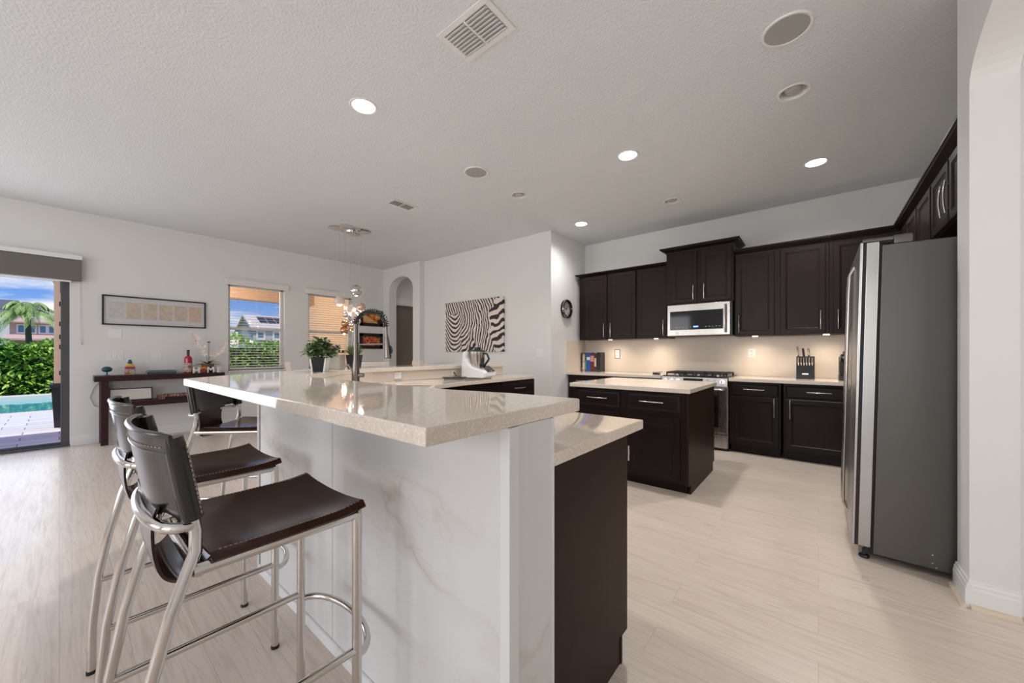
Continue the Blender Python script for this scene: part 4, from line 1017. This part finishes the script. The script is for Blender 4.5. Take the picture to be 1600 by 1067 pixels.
m = MB(); m.tube([(-7.31, 1.368, zt + .052), (-7.31, 1.385, zt + .085), (-7.31, 1.405, zt + .072), (-7.31, 1.425, zt + .085), (-7.31, 1.442, zt + .052)], [.010, .013, .014, .013, .010], 10); m.build('letter_top', 'letter_orange', r)
# lower shelf
zs = .5555
r = thing('framed_print', 'white picture in a black frame leaning on the lower console shelf', 'picture', (-7.40, .64, zs))
lm = Matrix.Translation((-7.40, .64, zs + .003)) @ Matrix.Rotation(R(-10), 4, 'Y')
m = MB(); w_, h_ = .215, .175
for a, b_ in (((-.01, -w_, 0), (.01, w_, .014)), ((-.01, -w_, h_ - .014), (.01, w_, h_)), ((-.01, -w_, 0), (.01, -w_ + .014, h_)), ((-.01, w_ - .014, 0), (.01, w_, h_))): m.box(a, b_, .002, mtx=lm)
m.build('frame', 'black_plastic', r)
m = MB(); m.box((-.006, -w_ + .012, .012), (.002, w_ - .012, h_ - .012), mtx=lm); m.build('print', 'letter_white', r)
multi('spine_red', [(.40, (.05, .012, .012)), (.5, (.28, .04, .035)), (.6, (.45, .33, .28))], (2, 40, 3))
multi('spine_cream', [(.42, (.40, .30, .22)), (.55, (.16, .03, .03))], (2, 60, 3))
for i, (ya, yb, z0, hh, mm_2, lab) in enumerate([(.905, .975, 0, .052, 'spine_cream', 'short tan box at the left end of the lower console shelf'), (.985, 1.30, 0, .030, 'black_plastic', 'dark flat case lying on the lower console shelf'), (.98, 1.28, .031, .032, 'spine_red', 'red and white patterned case stacked on the dark flat case')]):
    r = thing('flat_case', lab, 'box', (-7.40, (ya + yb) / 2, zs + z0), 'flat cases on the lower console shelf')
    m = MB(); m.box((-7.48, ya, zs + z0), (-7.30, yb, zs + z0 + hh), .003); m.build('body', mm_2, r)
    m = MB(); m.box((-7.4805, ya + .004, zs + z0 + hh * .45), (-7.2992, yb - .004, zs + z0 + hh * .55)); m.build('seam', 'black_matte', r)
m = MB(); m.tube([(-7.592, .36, .84), (-7.590, .30, .76), (-7.588, .262, .62), (-7.588, .30, .50), (-7.590, .42, .44), (-7.590, .56, .43)], .004, 7); tag(m.build('wall_cable', 'lamp_off'), 'thin pale cable hanging beside and behind the console table', 'cable')

# ------------------------------------------------------------------ pictures and plates on the left wall
r = thing('framed_picture', 'long thin black frame with six small tan drawings above the console', 'picture', (LX, .93, 1.81))
X0 = LX + .001; y0, y1, z0, z1 = .37, 1.49, 1.612, 2.026
m = MB(); ft = .018
for a, b_ in (((X0, y0, z0), (X0 + .028, y1, z0 + ft)), ((X0, y0, z1 - ft), (X0 + .028, y1, z1)), ((X0, y0, z0), (X0 + .028, y0 + ft, z1)), ((X0, y1 - ft, z0), (X0 + .028, y1, z1))): m.box(a, b_, .002)
m.build('frame', 'black_plastic', r)
mat('mat_board', (.60, .59, .61), .7)
m = MB(); m.box((X0, y0 + ft * .8, z0 + ft * .8), (X0 + .012, y1 - ft * .8, z1 - ft * .8)); m.build('mat_board', 'mat_board', r)
multi('drawing_pale', [(.45, (.56, .55, .54)), (.52, (.50, .49, .46)), (.56, (.57, .56, .54))], (30, 14, 14), .8); multi('drawing_tan', [(.42, (.57, .49, .41)), (.5, (.50, .42, .33)), (.58, (.58, .50, .42))], (30, 9, 9), .8); multi('drawing_peach', [(.42, (.61, .47, .38)), (.5, (.60, .42, .31)), (.6, (.58, .50, .42))], (30, 9, 9), .8)
for i in range(6):
    ya = y0 + .065 + i * .17; m = MB(); m.box((X0 + .011, ya, z0 + .095), (X0 + .0135, ya + .15, z1 - .085)); m.build('drawing', ('drawing_pale', 'drawing_tan', 'drawing_tan', 'drawing_tan', 'drawing_tan', 'drawing_peach')[i], r, smooth=False)
# two small dark framed paintings
multi('sunset_paint', [(.34, (.03, .012, .01)), (.43, (.50, .08, .02)), (.52, (.75, .30, .03)), (.60, (.62, .50, .38)), (.68, (.70, .35, .04))], (4, 5.5, 6), .5)
multi('red_paint', [(.36, (.32, .02, .015)), (.48, (.55, .07, .03)), (.56, (.70, .28, .08)), (.64, (.05, .02, .015))], (4, 9, 6), .5)
for (y0, y1, z0, z1, pm, lab) in ((4.09, 4.632, 1.81, 2.165, 'sunset_paint', 'upper of two small dark framed pictures, orange abstract'), (4.085, 4.628, 1.315, 1.655, 'red_paint', 'lower of two small dark framed pictures, deep red')):
    r = thing('small_picture', lab, 'picture', (LX, (y0 + y1) / 2, (z0 + z1) / 2))
    m = MB(); ft = .07
    for a, b_ in (((X0, y0, z0), (X0 + .022, y1, z0 + ft)), ((X0, y0, z1 - ft), (X0 + .022, y1, z1)), ((X0, y0, z0), (X0 + .022, y0 + ft, z1)), ((X0, y1 - ft, z0), (X0 + .022, y1, z1))): m.box(a, b_, .003)
    m.build('frame', 'black_plastic', r)
    m = MB(); m.box((X0, y0 + ft * .9, z0 + ft * .9), (X0 + .014, y1 - ft * .9, z1 - ft * .9)); m.build('painting', pm, r)
outlet('blank_plate', 'blank white wall plate right under the long framed picture', (LX, .495, 1.492), '+x', .13, .12, 'blank')
outlet('switch_plate', 'white triple switch plate above the painted jar', (LX, .495, 1.175), '+x', .165, .115, 'switch', 3)
outlet('switch_plate', 'white double switch plate above the flat books', (LX, .915, 1.172), '+x', .115, .115, 'switch', 2)

# ------------------------------------------------------------------ striped canvas on the far wall
m = mat('zebra_canvas', (.7, .6, .55), .75); k = NB(m)
sx = k.n('ShaderNodeSeparateXYZ'); k.l(k.tc('Object'), sx.inputs[0])       # origin at the canvas centre
x = sx.outputs['X']; z = sx.outputs['Z']
wz = k.math('SUBTRACT', k.noise(k.mapping((1, 1, 1)), 2.6, 2, .5, .4), .5); wz2 = k.math('SUBTRACT', k.noise(k.mapping((1, 1, 1), loc=(5, 3, 1)), 7, 2), .5)
# left animal: ribs curving up from a centre line; middle: arcs round a shoulder; right: wavy flank
xl = k.math('ABSOLUTE', k.math('ADD', x, .48))
fl_ = k.math('ADD', k.math('MULTIPLY', z, 1.15), k.math('MULTIPLY', k.math('MULTIPLY', xl, xl), -4.2))
dx = k.math('ADD', x, .30); dz = k.math('SUBTRACT', z, .10)
fm = k.math('SQRT', k.math('ADD', k.math('MULTIPLY', dx, dx), k.math('MULTIPLY', k.math('MULTIPLY', dz, dz), .55)))
dx2 = k.math('SUBTRACT', x, .33); dz2 = k.math('ADD', z, .55)
fm2 = k.math('ADD', k.math('MULTIPLY', x, .95), k.math('MULTIPLY', k.math('MULTIPLY', z, z), .55))
fr_ = k.math('ADD', k.math('MULTIPLY', z, .80), k.math('MULTIPLY', x, -.30))
def st_(f, fq, wob, w2=0.05):
    a = k.math('ADD', k.math('MULTIPLY', f, fq), k.math('ADD', k.math('MULTIPLY', wz, wob), k.math('MULTIPLY', wz2, wob * .35)))
    return k.math('SINE', a)
sl = st_(fl_, 66, 9); sm = st_(fm, 104, 17); s2 = st_(fm2, 112, 20); sr = st_(fr_, 56, 11)
edge = k.math('ADD', x, k.math('MULTIPLY', wz, .8))
def step(v, t): return k.math('GREATER_THAN', v, t)
topz = k.math('ADD', z, k.math('MULTIPLY', wz, .4))
a1 = k.mix(step(edge, -.27), sl, sm); a2 = k.mix(step(edge, .02), a1, s2); a3 = k.mix(step(edge, .46), a2, sr)
a4 = k.mix(k.math('MULTIPLY', step(topz, .20), step(k.math('MULTIPLY', edge, -1), -.10)), a3, st_(k.math('ADD', k.math('MULTIPLY', x, 1.0), k.math('MULTIPLY', z, .35)), 104, 14))
st_c = k.ramp(k.math('ADD', k.math('MULTIPLY', a4, .5), .5), [(.40, (.030, .020, .026)), (.48, (.76, .675, .63))])
k.l(st_c, k.b.inputs['Base Color'])
r = thing('canvas_picture', 'large black and cream zebra stripe canvas behind the cooking machine', 'picture', (-4.825, 4.78, 1.712))
m = MB(); m.box((-.735, -.042, -.468), (.735, -.002, .468), .003); m.build('canvas', 'zebra_canvas', r, world=False)

# ------------------------------------------------------------------ chandelier
r = thing('chandelier', 'chrome canopy chandelier with hanging glass and copper globes on thin wires', 'chandelier', (-5.49, 2.80, H))
m = MB()
for dx, dy, rr, zz in ((-.08, -.15, .13, .012), (.07, .16, .13, .012), (0, 0, .15, .03), (-.10, .10, .10, .045), (.09, -.09, .10, .05), (.02, .02, .09, .07)):
    m.lathe([(0, 0), (rr, 0), (rr, -zz + .004), (rr - .006, -zz), (0, -zz)], (-5.49 + dx, 2.80 + dy, H), 28)
m.build('canopy', 'chrome', r)
balls = [(-5.41, 2.86, 2.17, .085, 'chrome'), (-5.61, 2.70, 2.01, .075, 'frosted_globe'), (-5.47, 2.81, 1.885, .070, 'frosted_globe'), (-5.36, 2.91, 1.915, .065, 'copper_clear'), (-5.53, 2.77, 1.80, .050, 'chrome'), (-5.43, 2.85, 1.79, .060, 'frosted_globe'), (-5.545, 2.755, 1.665, .055, 'copper'), (-5.555, 2.745, 1.565, .060, 'copper'), (-5.41, 2.87, 1.70, .055, 'copper_clear'), (-5.47, 2.82, 1.655, .050, 'chrome'), (-5.39, 2.80, 1.60, .055, 'copper')]
mat('copper_clear', (.70, .48, .38), .15, .7)
for (bx_, by_, bz_, br_, bm_) in balls:
    gl = MB(); gl.lathe([(.25 * br_, -.94 * br_)] + [(br_ * math.cos(a), br_ * math.sin(a)) for a in [R(-70 + i * 10) for i in range(16)]] + [(.12 * br_, .99 * br_), (.10 * br_, 1.12 * br_), (0, 1.12 * br_)], (bx_, by_, bz_), 28)
    go = gl.build('globe', bm_, r)
    b_ = MB(); b_.ball((bx_, by_, bz_ - br_ * .72), br_ * .36, 14); b_.build('bulb', 'bulb_glow', go)
    if bm_ != 'chrome' and br_ > .056:
        ld = bpy.data.lights.new('globe_glow', 'POINT'); ld.energy = 4.0; ld.color = (1, .86, .70); ld.shadow_soft_size = .03
        lo = bpy.data.objects.new('globe_glow', ld); C.objects.link(lo); lo.location = (bx_, by_, bz_ - br_ * 1.25)
    wmb = MB(); wmb.tube([(bx_, by_, bz_ + br_ * 1.1), (bx_, by_, H - .02)], .0012, 5); wmb.build('wire', 'nickel', go)

# ------------------------------------------------------------------ ceiling fittings
def downlight(x, y, label, on, power=135):
    r = thing('recessed_light', label, 'ceiling light', (x, y, H), 'recessed lights in the ceiling')
    m = MB(); m.lathe([(.072, .05), (.080, .0), (.083, -.004), (.098, -.006), (.102, -.001), (.0815, -.0005), (.0785, .05)], (x, y, H), 36); m.build('trim_ring', 'white_plastic', r)
    m = MB(); m.lathe([(0, .05), (.079, .05), (.079, .09), (0, .09)], (x, y, H), 30)
    if on:
        m = MB(); m.lathe([(0, .004), (.079, .004), (.079, .012), (0, .012)], (x, y, H), 36); m.build('lens', 'lamp_lens', r)
        ld = bpy.data.lights.new('downlight', 'SPOT'); ld.energy = power; ld.color = (1, .98, .96); ld.spot_size = R(150); ld.spot_blend = .9; ld.shadow_soft_size = .075
        lo = bpy.data.objects.new('downlight', ld); C.objects.link(lo); lo.parent = r; lo.location = (0, 0, -.015)
    else:
        m.build('housing', 'lamp_off', r)
        m = MB(); m.lathe([(0, -.0), (.038, .0), (.055, .02), (.05, .05), (0, .05)], (x, y, H), 28); m.build('eyeball', 'lamp_off', r)
downlight(*LIGHTS[0], 'lit recessed ceiling light above the bar, left of the big air vent', True)
downlight(*LIGHTS[1], 'lit recessed ceiling light above the island', True)
downlight(*LIGHTS[2], 'lit recessed ceiling light nearest the fridge cabinets', True)
downlight(*LIGHTS[3], 'small lit recessed light by the wall corner with the clock', True, 62)
downlight(*CANS[0], 'unlit recessed eyeball light next to the large ceiling speaker', False)
downlight(*CANS[1], 'unlit recessed light next to the smaller ceiling speaker', False)
downlight(*CANS[2], 'unlit recessed light above the range', False)
def speaker(x, y, rad, label):
    r = thing('ceiling_speaker', label, 'speaker', (x, y, H), 'round ceiling speakers')
    m = MB(); m.lathe([(rad * .86, -.002), (rad * .88, -.008), (rad * .97, -.009), (rad, -.003), (rad, -.0005), (rad * .86, -.0005)], (x, y, H), 48); m.build('rim', 'white_plastic', r)
    m = MB(); m.lathe([(0, -.0005), (rad * .87, -.0005), (rad * .87, -.0055), (0, -.006)], (x, y, H), 48); m.build('grille', 'speaker_grille', r)
speaker(-.143, 2.688, .125, 'large round speaker with grey grille in the ceiling near the arch')
speaker(-2.75, 2.755, .125, 'small looking round ceiling speaker between the vents, over the bar')
def vent(c, ex, ey, w, h, n, label, name='air_vent', gap=True):
    """ceiling register: slats run along ex"""
    ex = Vector(ex).normalized(); ey = Vector(ey).normalized()
    mt = Matrix.Translation(c) @ Matrix(((ex.x, ey.x, 0, 0), (ex.y, ey.y, 0, 0), (0, 0, 1, 0), (0, 0, 0, 1)))
    r = thing(name, label, 'vent', c, 'air vents in the ceiling')
    m = MB(); b_ = .035
    for a, q in (((-w / 2, -h / 2, -.008), (w / 2, -h / 2 + b_, -.0005)), ((-w / 2, h / 2 - b_, -.008), (w / 2, h / 2, -.0005)), ((-w / 2, -h / 2 + b_, -.0078), (-w / 2 + b_, h / 2 - b_, -.0006)), ((w / 2 - b_, -h / 2 + b_, -.0078), (w / 2, h / 2 - b_, -.0006))): m.box(a, q, .003, mtx=mt)
    m.box((-.006, -h / 2 + b_, -.012), (.006, h / 2 - b_, -.002), .001, mtx=mt); m.build('frame', 'white_plastic', r)
    m = MB(); m.box((-w / 2 + b_, -h / 2 + b_, -.0015), (w / 2 - b_, h / 2 - b_, -.0006), mtx=mt); m.build('duct', 'vent_dark', r)
    m = MB()
    for i in range(n):
        yy = -h / 2 + b_ + (i + .5) * (h - 2 * b_) / n
        for sx in (-1, 1):
            xa, xb = sorted((sx * .008, sx * (w / 2 - b_ - .002))); m.box((xa, -(h - 2 * b_) / n * .42, -.001), (xb, (h - 2 * b_) / n * .42, .001), mtx=mt @ Matrix.Translation((0, yy, -.011)) @ Matrix.Rotation(R(-28), 4, 'X'))
    m.build('louvers', 'white_plastic', r, smooth=False)
vent((-1.55, 1.55, H), (-1, 0, 0), (0, -1, 0), .40, .26, 8, 'large white louvered air vent at the top centre of the ceiling')
vent((-4.08, 2.76, H), (0, 1, 0), (1, 0, 0), .36, .20, 6, 'small white air vent near the chandelier')

# ------------------------------------------------------------------ dining chairs beyond the ledge
mat('cream_leather', (.74, .64, .56), .55)
def dining_chair(loc, rz, label):
    r = thing('dining_chair', label, 'chair', (0, 0, 0), 'dining chairs beyond the bar')
    m = MB(); m.box((-.22, -.22, .40), (.22, .22, .49), .025, 3); m.build('seat', 'cream_leather', r, world=False)
    m = MB(); m.sheet(lambda u, v: ((v * 2 - 1) * (.21 - .02 * u), -.20 - u * .09 - .015 * math.cos((v - .5) * math.pi), .49 + u * .60), 10, 10, .055); m.build('backrest', 'cream_leather', r, world=False)
    for sx in (-.19, .19):
        for sy in (-.19, .19): m = MB(); m.box((sx - .02, sy - .02, 0), (sx + .02, sy + .02, .40), .003); m.build('leg', 'espresso', r, world=False)
    r.location = loc; r.rotation_euler = (0, 0, rz); return r
dining_chair((-5.62, 3.80, 0), R(165), 'cream dining chair whose lit back shows in front of the arch opening')
dining_chair((-4.95, 2.85, 0), R(65), 'cream dining chair whose low back shows behind the faucet spray head')
dining_chair((-6.05, 2.45, 0), R(-20), 'cream dining chair between the two windows, left of the potted plants')

# ------------------------------------------------------------------ outdoors
mat('stucco', (.50, .36, .27), .9); mat('stucco_tan', (.62, .47, .33), .9); mat('lanai_wood', (.50, .30, .16), .7)
m = mat('pavers', (.5, .5, .5), .8); k = NB(m)
bt = k.n('ShaderNodeTexBrick'); bt.offset = .4; bt.inputs['Color1'].default_value = (.66, .64, .63, 1); bt.inputs['Color2'].default_value = (.80, .77, .76, 1); bt.inputs['Mortar'].default_value = (.20, .19, .19, 1)
bt.inputs['Scale'].default_value = 1; bt.inputs['Brick Width'].default_value = .60; bt.inputs['Row Height'].default_value = .30; bt.inputs['Mortar Size'].default_value = .006
k.l(k.mapping((1, 1, 1), rot=(0, 0, R(90))), bt.inputs['Vector']); k.l(k.mix(k.noise(k.tc(), 9, 4), bt.outputs['Color'], (.48, .46, .45), 'MULTIPLY'), k.b.inputs['Base Color'])
k.l(bt.outputs['Color'], k.b.inputs['Base Color'])
mat('coping', (.78, .70, .62), .8)
m = mat('pool_water', (.10, .55, .55), .03, spec=.5); k = NB(m); k.bump(k.noise(k.mapping((.7, 2, 1)), 3, 3), .12, .05)
leaf_mat('grass', (.08, .17, .03), (.16, .26, .06))
o = MB().box((-12.35, -14, -.12), (LX - .15, 10, -.02)).build('ground_patio', 'pavers', smooth=False); tag(o, kind='structure')
o = MB().box((-110, -60, -.60), (-7.7, 40, -.40)).build('ground_lawn', 'grass', smooth=False); tag(o, kind='structure')
r = thing('swimming_pool', 'turquoise pool with pale coping beyond the sliding door', 'pool', (-15, -2, 0))
m = MB(); m.box((-17.2, -12, -.35), (-12.72, 8, -.09)); m.build('water', 'pool_water', r, smooth=False)
m = MB()
for a, b_ in (((-12.75, -12.3, -.4), (-12.352, 8.3, .0)), ((-17.7, -12.3, -.4), (-17.2, 8.3, .02)), ((-17.2, -12.3, -.4), (-12.75, -12, 0)), ((-17.2, 8, -.4), (-12.75, 8.3, 0))): m.box(a, b_, .015)
m.build('coping', 'coping', r)
# lanai: roof, beam, column, side wall
o = MB().box((-10.75, .20, 2.72), (LX - .15, 4.5, 2.95)).build('lanai_ceiling', 'lanai_wood', smooth=False); tag(o, kind='structure')
o = MB().box((-10.50, -.07, 2.46), (-10.15, 4.5, 2.719)).build('lanai_beam', 'stucco', smooth=False); tag(o, kind='structure')
o = MB().box((-10.50, 4.22, -.4), (LX - .15, 4.5, 2.719)).build('wall_lanai', 'stucco_tan', smooth=False); tag(o, kind='structure')
o = MB().box((-10.45, -.06, -.02), (-10.15, .24, 2.459), .01).build('lanai_column', 'stucco', smooth=False); tag(o, kind='structure')
r = thing('garden_urn', 'tall black garden planter at the foot of the stucco column outside', 'planter', (-9.92, .11, -.02))
m = MB(); q = lambda h_, z: [(-9.92 + a * h_, .11 + b_ * h_, z) for a, b_ in ((-1, -1), (1, -1), (1, 1), (-1, 1))]
m.rings([q(.165, -.02), q(.195, .64), q(.21, .645), q(.21, .70), q(.175, .70), q(.165, .62)]); m.build('pot', 'black_plastic', r)
g = random.Random(21); lf = MB(); st = MB()
vp = [Vector((-10.0, .20, .65)), Vector((-10.08, .27, 1.0)), Vector((-10.10, .25, 1.35)), Vector((-10.10, .27, 1.75))]
st.tube(vp, .008, 6)
for i in range(34):
    t = i / 34; a = min(int(t * 3), 2); p = vp[a].lerp(vp[a + 1], t * 3 - a); leaf(lf, p, (g.uniform(-.1, .8), g.uniform(-1, .8), g.uniform(-.2, .6)), .15, .07, .4)
for i in range(16): leaf(lf, (-9.9, g.uniform(-.05, .2), .64), (g.uniform(-.2, 1), g.uniform(-1, .6), g.uniform(-.2, .6)), .17, .06, .6)
lf.build('leaves', 'foliage_dark', r); st.build('stem', 'stem_brown', r)
# hedge beyond the pool
m = mat('hedge_leaf', (.1, .25, .04), .55); k = NB(m); oi = k.noise(k.tc(), 1.1, 3); 
k.l(k.ramp(oi, [(.30, (.13, .32, .03)), (.48, (.27, .52, .06)), (.60, (.50, .66, .10)), (.72, (.24, .46, .12))]), k.b.inputs['Base Color']); k.b.inputs['Subsurface Weight'].default_value = 0
g = random.Random(33); lf = MB()
def hz(y): return 1.62 + .14 * math.sin(y * 1.7) + .10 * math.sin(y * 4.1 + 1) + (.12 if y > 4 else 0)
for i in range(15000):
    y = g.uniform(-3.4, 13.5); top_ = hz(y); face = g.random()
    if face < .72: z = -.35 + (top_ + .3) * (g.random() ** .85); x = -19.0 + g.uniform(-.18, .14) - .10 * (z / top_) ** 3
    else: x = -19.0 - g.uniform(0, 1.0); z = top_ + g.uniform(-.12, .10)
    leaf(lf, (x, y, z), (g.uniform(.0, 1), g.uniform(-1, 1), g.uniform(-.5, .9)), g.uniform(.10, .19), g.uniform(.06, .10), .3)
r = thing('hedge', 'long leafy green hedge beyond the pool', 'hedge', (-19.5, 5, -.4))
lf.build('leaves', 'hedge_leaf', r)
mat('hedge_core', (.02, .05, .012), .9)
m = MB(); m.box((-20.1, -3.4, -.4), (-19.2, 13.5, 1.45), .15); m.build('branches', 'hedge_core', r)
mat('red_leaf', (.35, .03, .02), .5)
lf = MB()
for (cy, cz) in ((-2.35, 1.75), (-1.85, 1.05), (-2.9, 1.7), (-1.75, 1.95)):
    for i in range(12): leaf(lf, (-18.86, cy + g.uniform(-.12, .12), cz + g.uniform(-.08, .08)), (.4, g.uniform(-1, 1), g.uniform(-.2, 1)), .16, .07, .3)
lf.build('red_leaves', 'red_leaf', r)
# palm
def palm(loc, ht, n, L_, label, seed):
    g = random.Random(seed); r = thing('palm_tree', label, 'palm tree', loc)
    m = MB(); m.tube([loc, (loc[0], loc[1] + .05, loc[2] + ht * .5), (loc[0], loc[1], loc[2] + ht)], [.11, .09, .08], 12); m.build('trunk', 'stem_brown', r)
    lf = MB(); st = MB(); c = Vector((loc[0], loc[1], loc[2] + ht))
    for i in range(n):
        a = g.uniform(0, 6.28); e = g.uniform(-.1, 1.2); d = Vector((math.cos(a) * math.cos(e), math.sin(a) * math.cos(e), math.sin(e))); pts = []
        for q in range(9):
            t = q / 8; pts.append(c + d * L_ * t + Vector((0, 0, -L_ * .75 * t * t)))
        st.tube(pts, [.02 * (1 - .8 * q / 8) for q in range(9)], 5)
        for q in range(1, 9):
            for s_ in (-1, 1):
                for w in (0, .33, .66):
                    p = pts[q - 1].lerp(pts[q], w + .5) if q < 9 else pts[q]; tg = (pts[q] - pts[q - 1]).normalized(); sd = tg.cross(Vector((0, 0, 1))).normalized() * s_
                    leaf(lf, p, tg * .9 + sd + Vector((0, 0, -.35)), L_ * .30 * (1.1 - .5 * q / 8), .030, .5)
    lf.build('fronds', 'palm_leaf', r); st.build('stalks', 'palm_leaf', r)
leaf_mat('palm_leaf', (.22, .40, .09), (.52, .62, .22))
palm((-25.5, -.85, -.4), 3.45, 26, 1.15, 'green palm tree behind the hedge, seen through the sliding door', 5)
palm((-26.0, 9.2, -.4), 2.35, 18, 1.1, 'small pale palm behind the hedge, seen through the far left window', 8)
# neighbouring houses
mat('house_tan', (.60, .44, .32), .9); mat('house_grey', (.47, .49, .50), .9); mat('roof_clay', (.62, .42, .35), .8); mat('roof_grey', (.62, .52, .47), .8); mat('roof_dark', (.12, .12, .13), .8); mat('solar', (.035, .02, .02), .25); mat('house_pane', (.10, .24, .30), .15)
def house_window(r, x, y0, y1, z0, z1):
    m = MB(); t_ = .13; m.box((x, y0 - t_, z0 - t_), (x + .06, y1 + t_, z0)); m.box((x, y0 - t_, z1), (x + .06, y1 + t_, z1 + t_)); m.box((x, y0 - t_, z0), (x + .06, y0, z1)); m.box((x, y1, z0), (x + .06, y1 + t_, z1)); w_ = m.build('window', 'white_trim', r, smooth=False)
    m = MB(); m.box((x, y0, z0), (x + .03, y1, z1)); m.build('pane', 'house_pane', w_, smooth=False)
def gable(m, x0, x1, y0, y1, z, h_, ax='y', ov=.5):
    """ridge along ax"""
    x0 -= ov; x1 += ov; y0 -= ov; y1 += ov; t_ = .15
    if ax == 'y':
        xm = (x0 + x1) / 2; rg = [[(x0, y, z), (xm, y, z + h_), (x1, y, z), (x1, y, z - t_), (xm, y, z + h_ - t_), (x0, y, z - t_)] for y in (y0, y1)]
    else:
        ym = (y0 + y1) / 2; rg = [[(x, y0, z), (x, ym, z + h_), (x, y1, z), (x, y1, z - t_), (x, ym, z + h_ - t_), (x, y0, z - t_)] for x in (x0, x1)]
    m.rings(rg)
hx = -70
r = thing('house', 'tan two storey house with white framed windows behind the palm', 'house', (hx - 4, -1, -.4))
m = MB(); m.box((hx - 8, -3.55, -.4), (hx, 9, 4.85)); m.build('wall', 'house_tan', r, smooth=False)
m = MB(); gable(m, hx - 8, hx, -3.3, 9, 4.83, .75, 'y', .6); m.build('roof', 'roof_clay', r, smooth=False)
m = MB(); m.rings([[(hx + .05, y, 3.35), (hx + 2.6, y, 2.85), (hx + 2.6, y, 2.65), (hx + .05, y, 3.1)] for y in (-3.9, 8)]); m.build('porch_roof', 'roof_clay', r, smooth=False)
for ya in (-2.96, -2.2, -1.42, -.76): house_window(r, hx, ya, ya + .40, 3.62, 4.40)
r = thing('house', 'white house with a dark grey gable roof, far left through the sliding door', 'house', (-84, -7, -.4))
m = MB(); m.box((-88, -12, -.4), (-80, -3.8, 6.9)); m.build('wall', 'white_trim', r, smooth=False)
m = MB(); gable(m, -88, -80, -12, -3.8, 6.9, 1.5, 'y', .3); m.build('roof', 'roof_dark', r, smooth=False)
house_window(r, -80, -5.6, -4.9, 4.2, 5.4)
gx = -33
r = thing('house', 'pale grey house with solar panels on its roof through the far window', 'house', (gx - 2, 14, -.4))
m = MB(); m.box((gx - 3.6, 9.3, -.4), (gx, 22, 3.15)); m.rings([[(gx, y, 3.10), (gx - 1.8, y, 4.08), (gx - 3.6, y, 3.10)] for y in (9.3, 9.6)]); m.build('wall', 'house_grey', r, smooth=False)
m = MB(); gable(m, gx - 3.6, gx, 9.3, 22, 3.15, 1.10, 'y', .2); m.build('roof', 'roof_grey', r, smooth=False)
for i in range(4):
    ya = 9.95 + i * .58; m = MB(); m.rings([[(gx - 1.55, y, 4.10), (gx - .55, y, 3.55), (gx - .55, y, 3.60), (gx - 1.55, y, 4.15)] for y in (ya, ya + .53)]); m.build('solar_panel', 'solar', r, smooth=False)
m = MB(); m.rings([[(gx + .02, y, 2.25), (gx + 1.6, y, 1.95), (gx + 1.6, y, 1.8), (gx + .02, y, 2.1)] for y in (9.9, 16)]); m.build('porch_roof', 'roof_clay', r, smooth=False)
for ya in (9.62, 10.72): house_window(r, gx, ya, ya + .36, 2.38, 2.85)
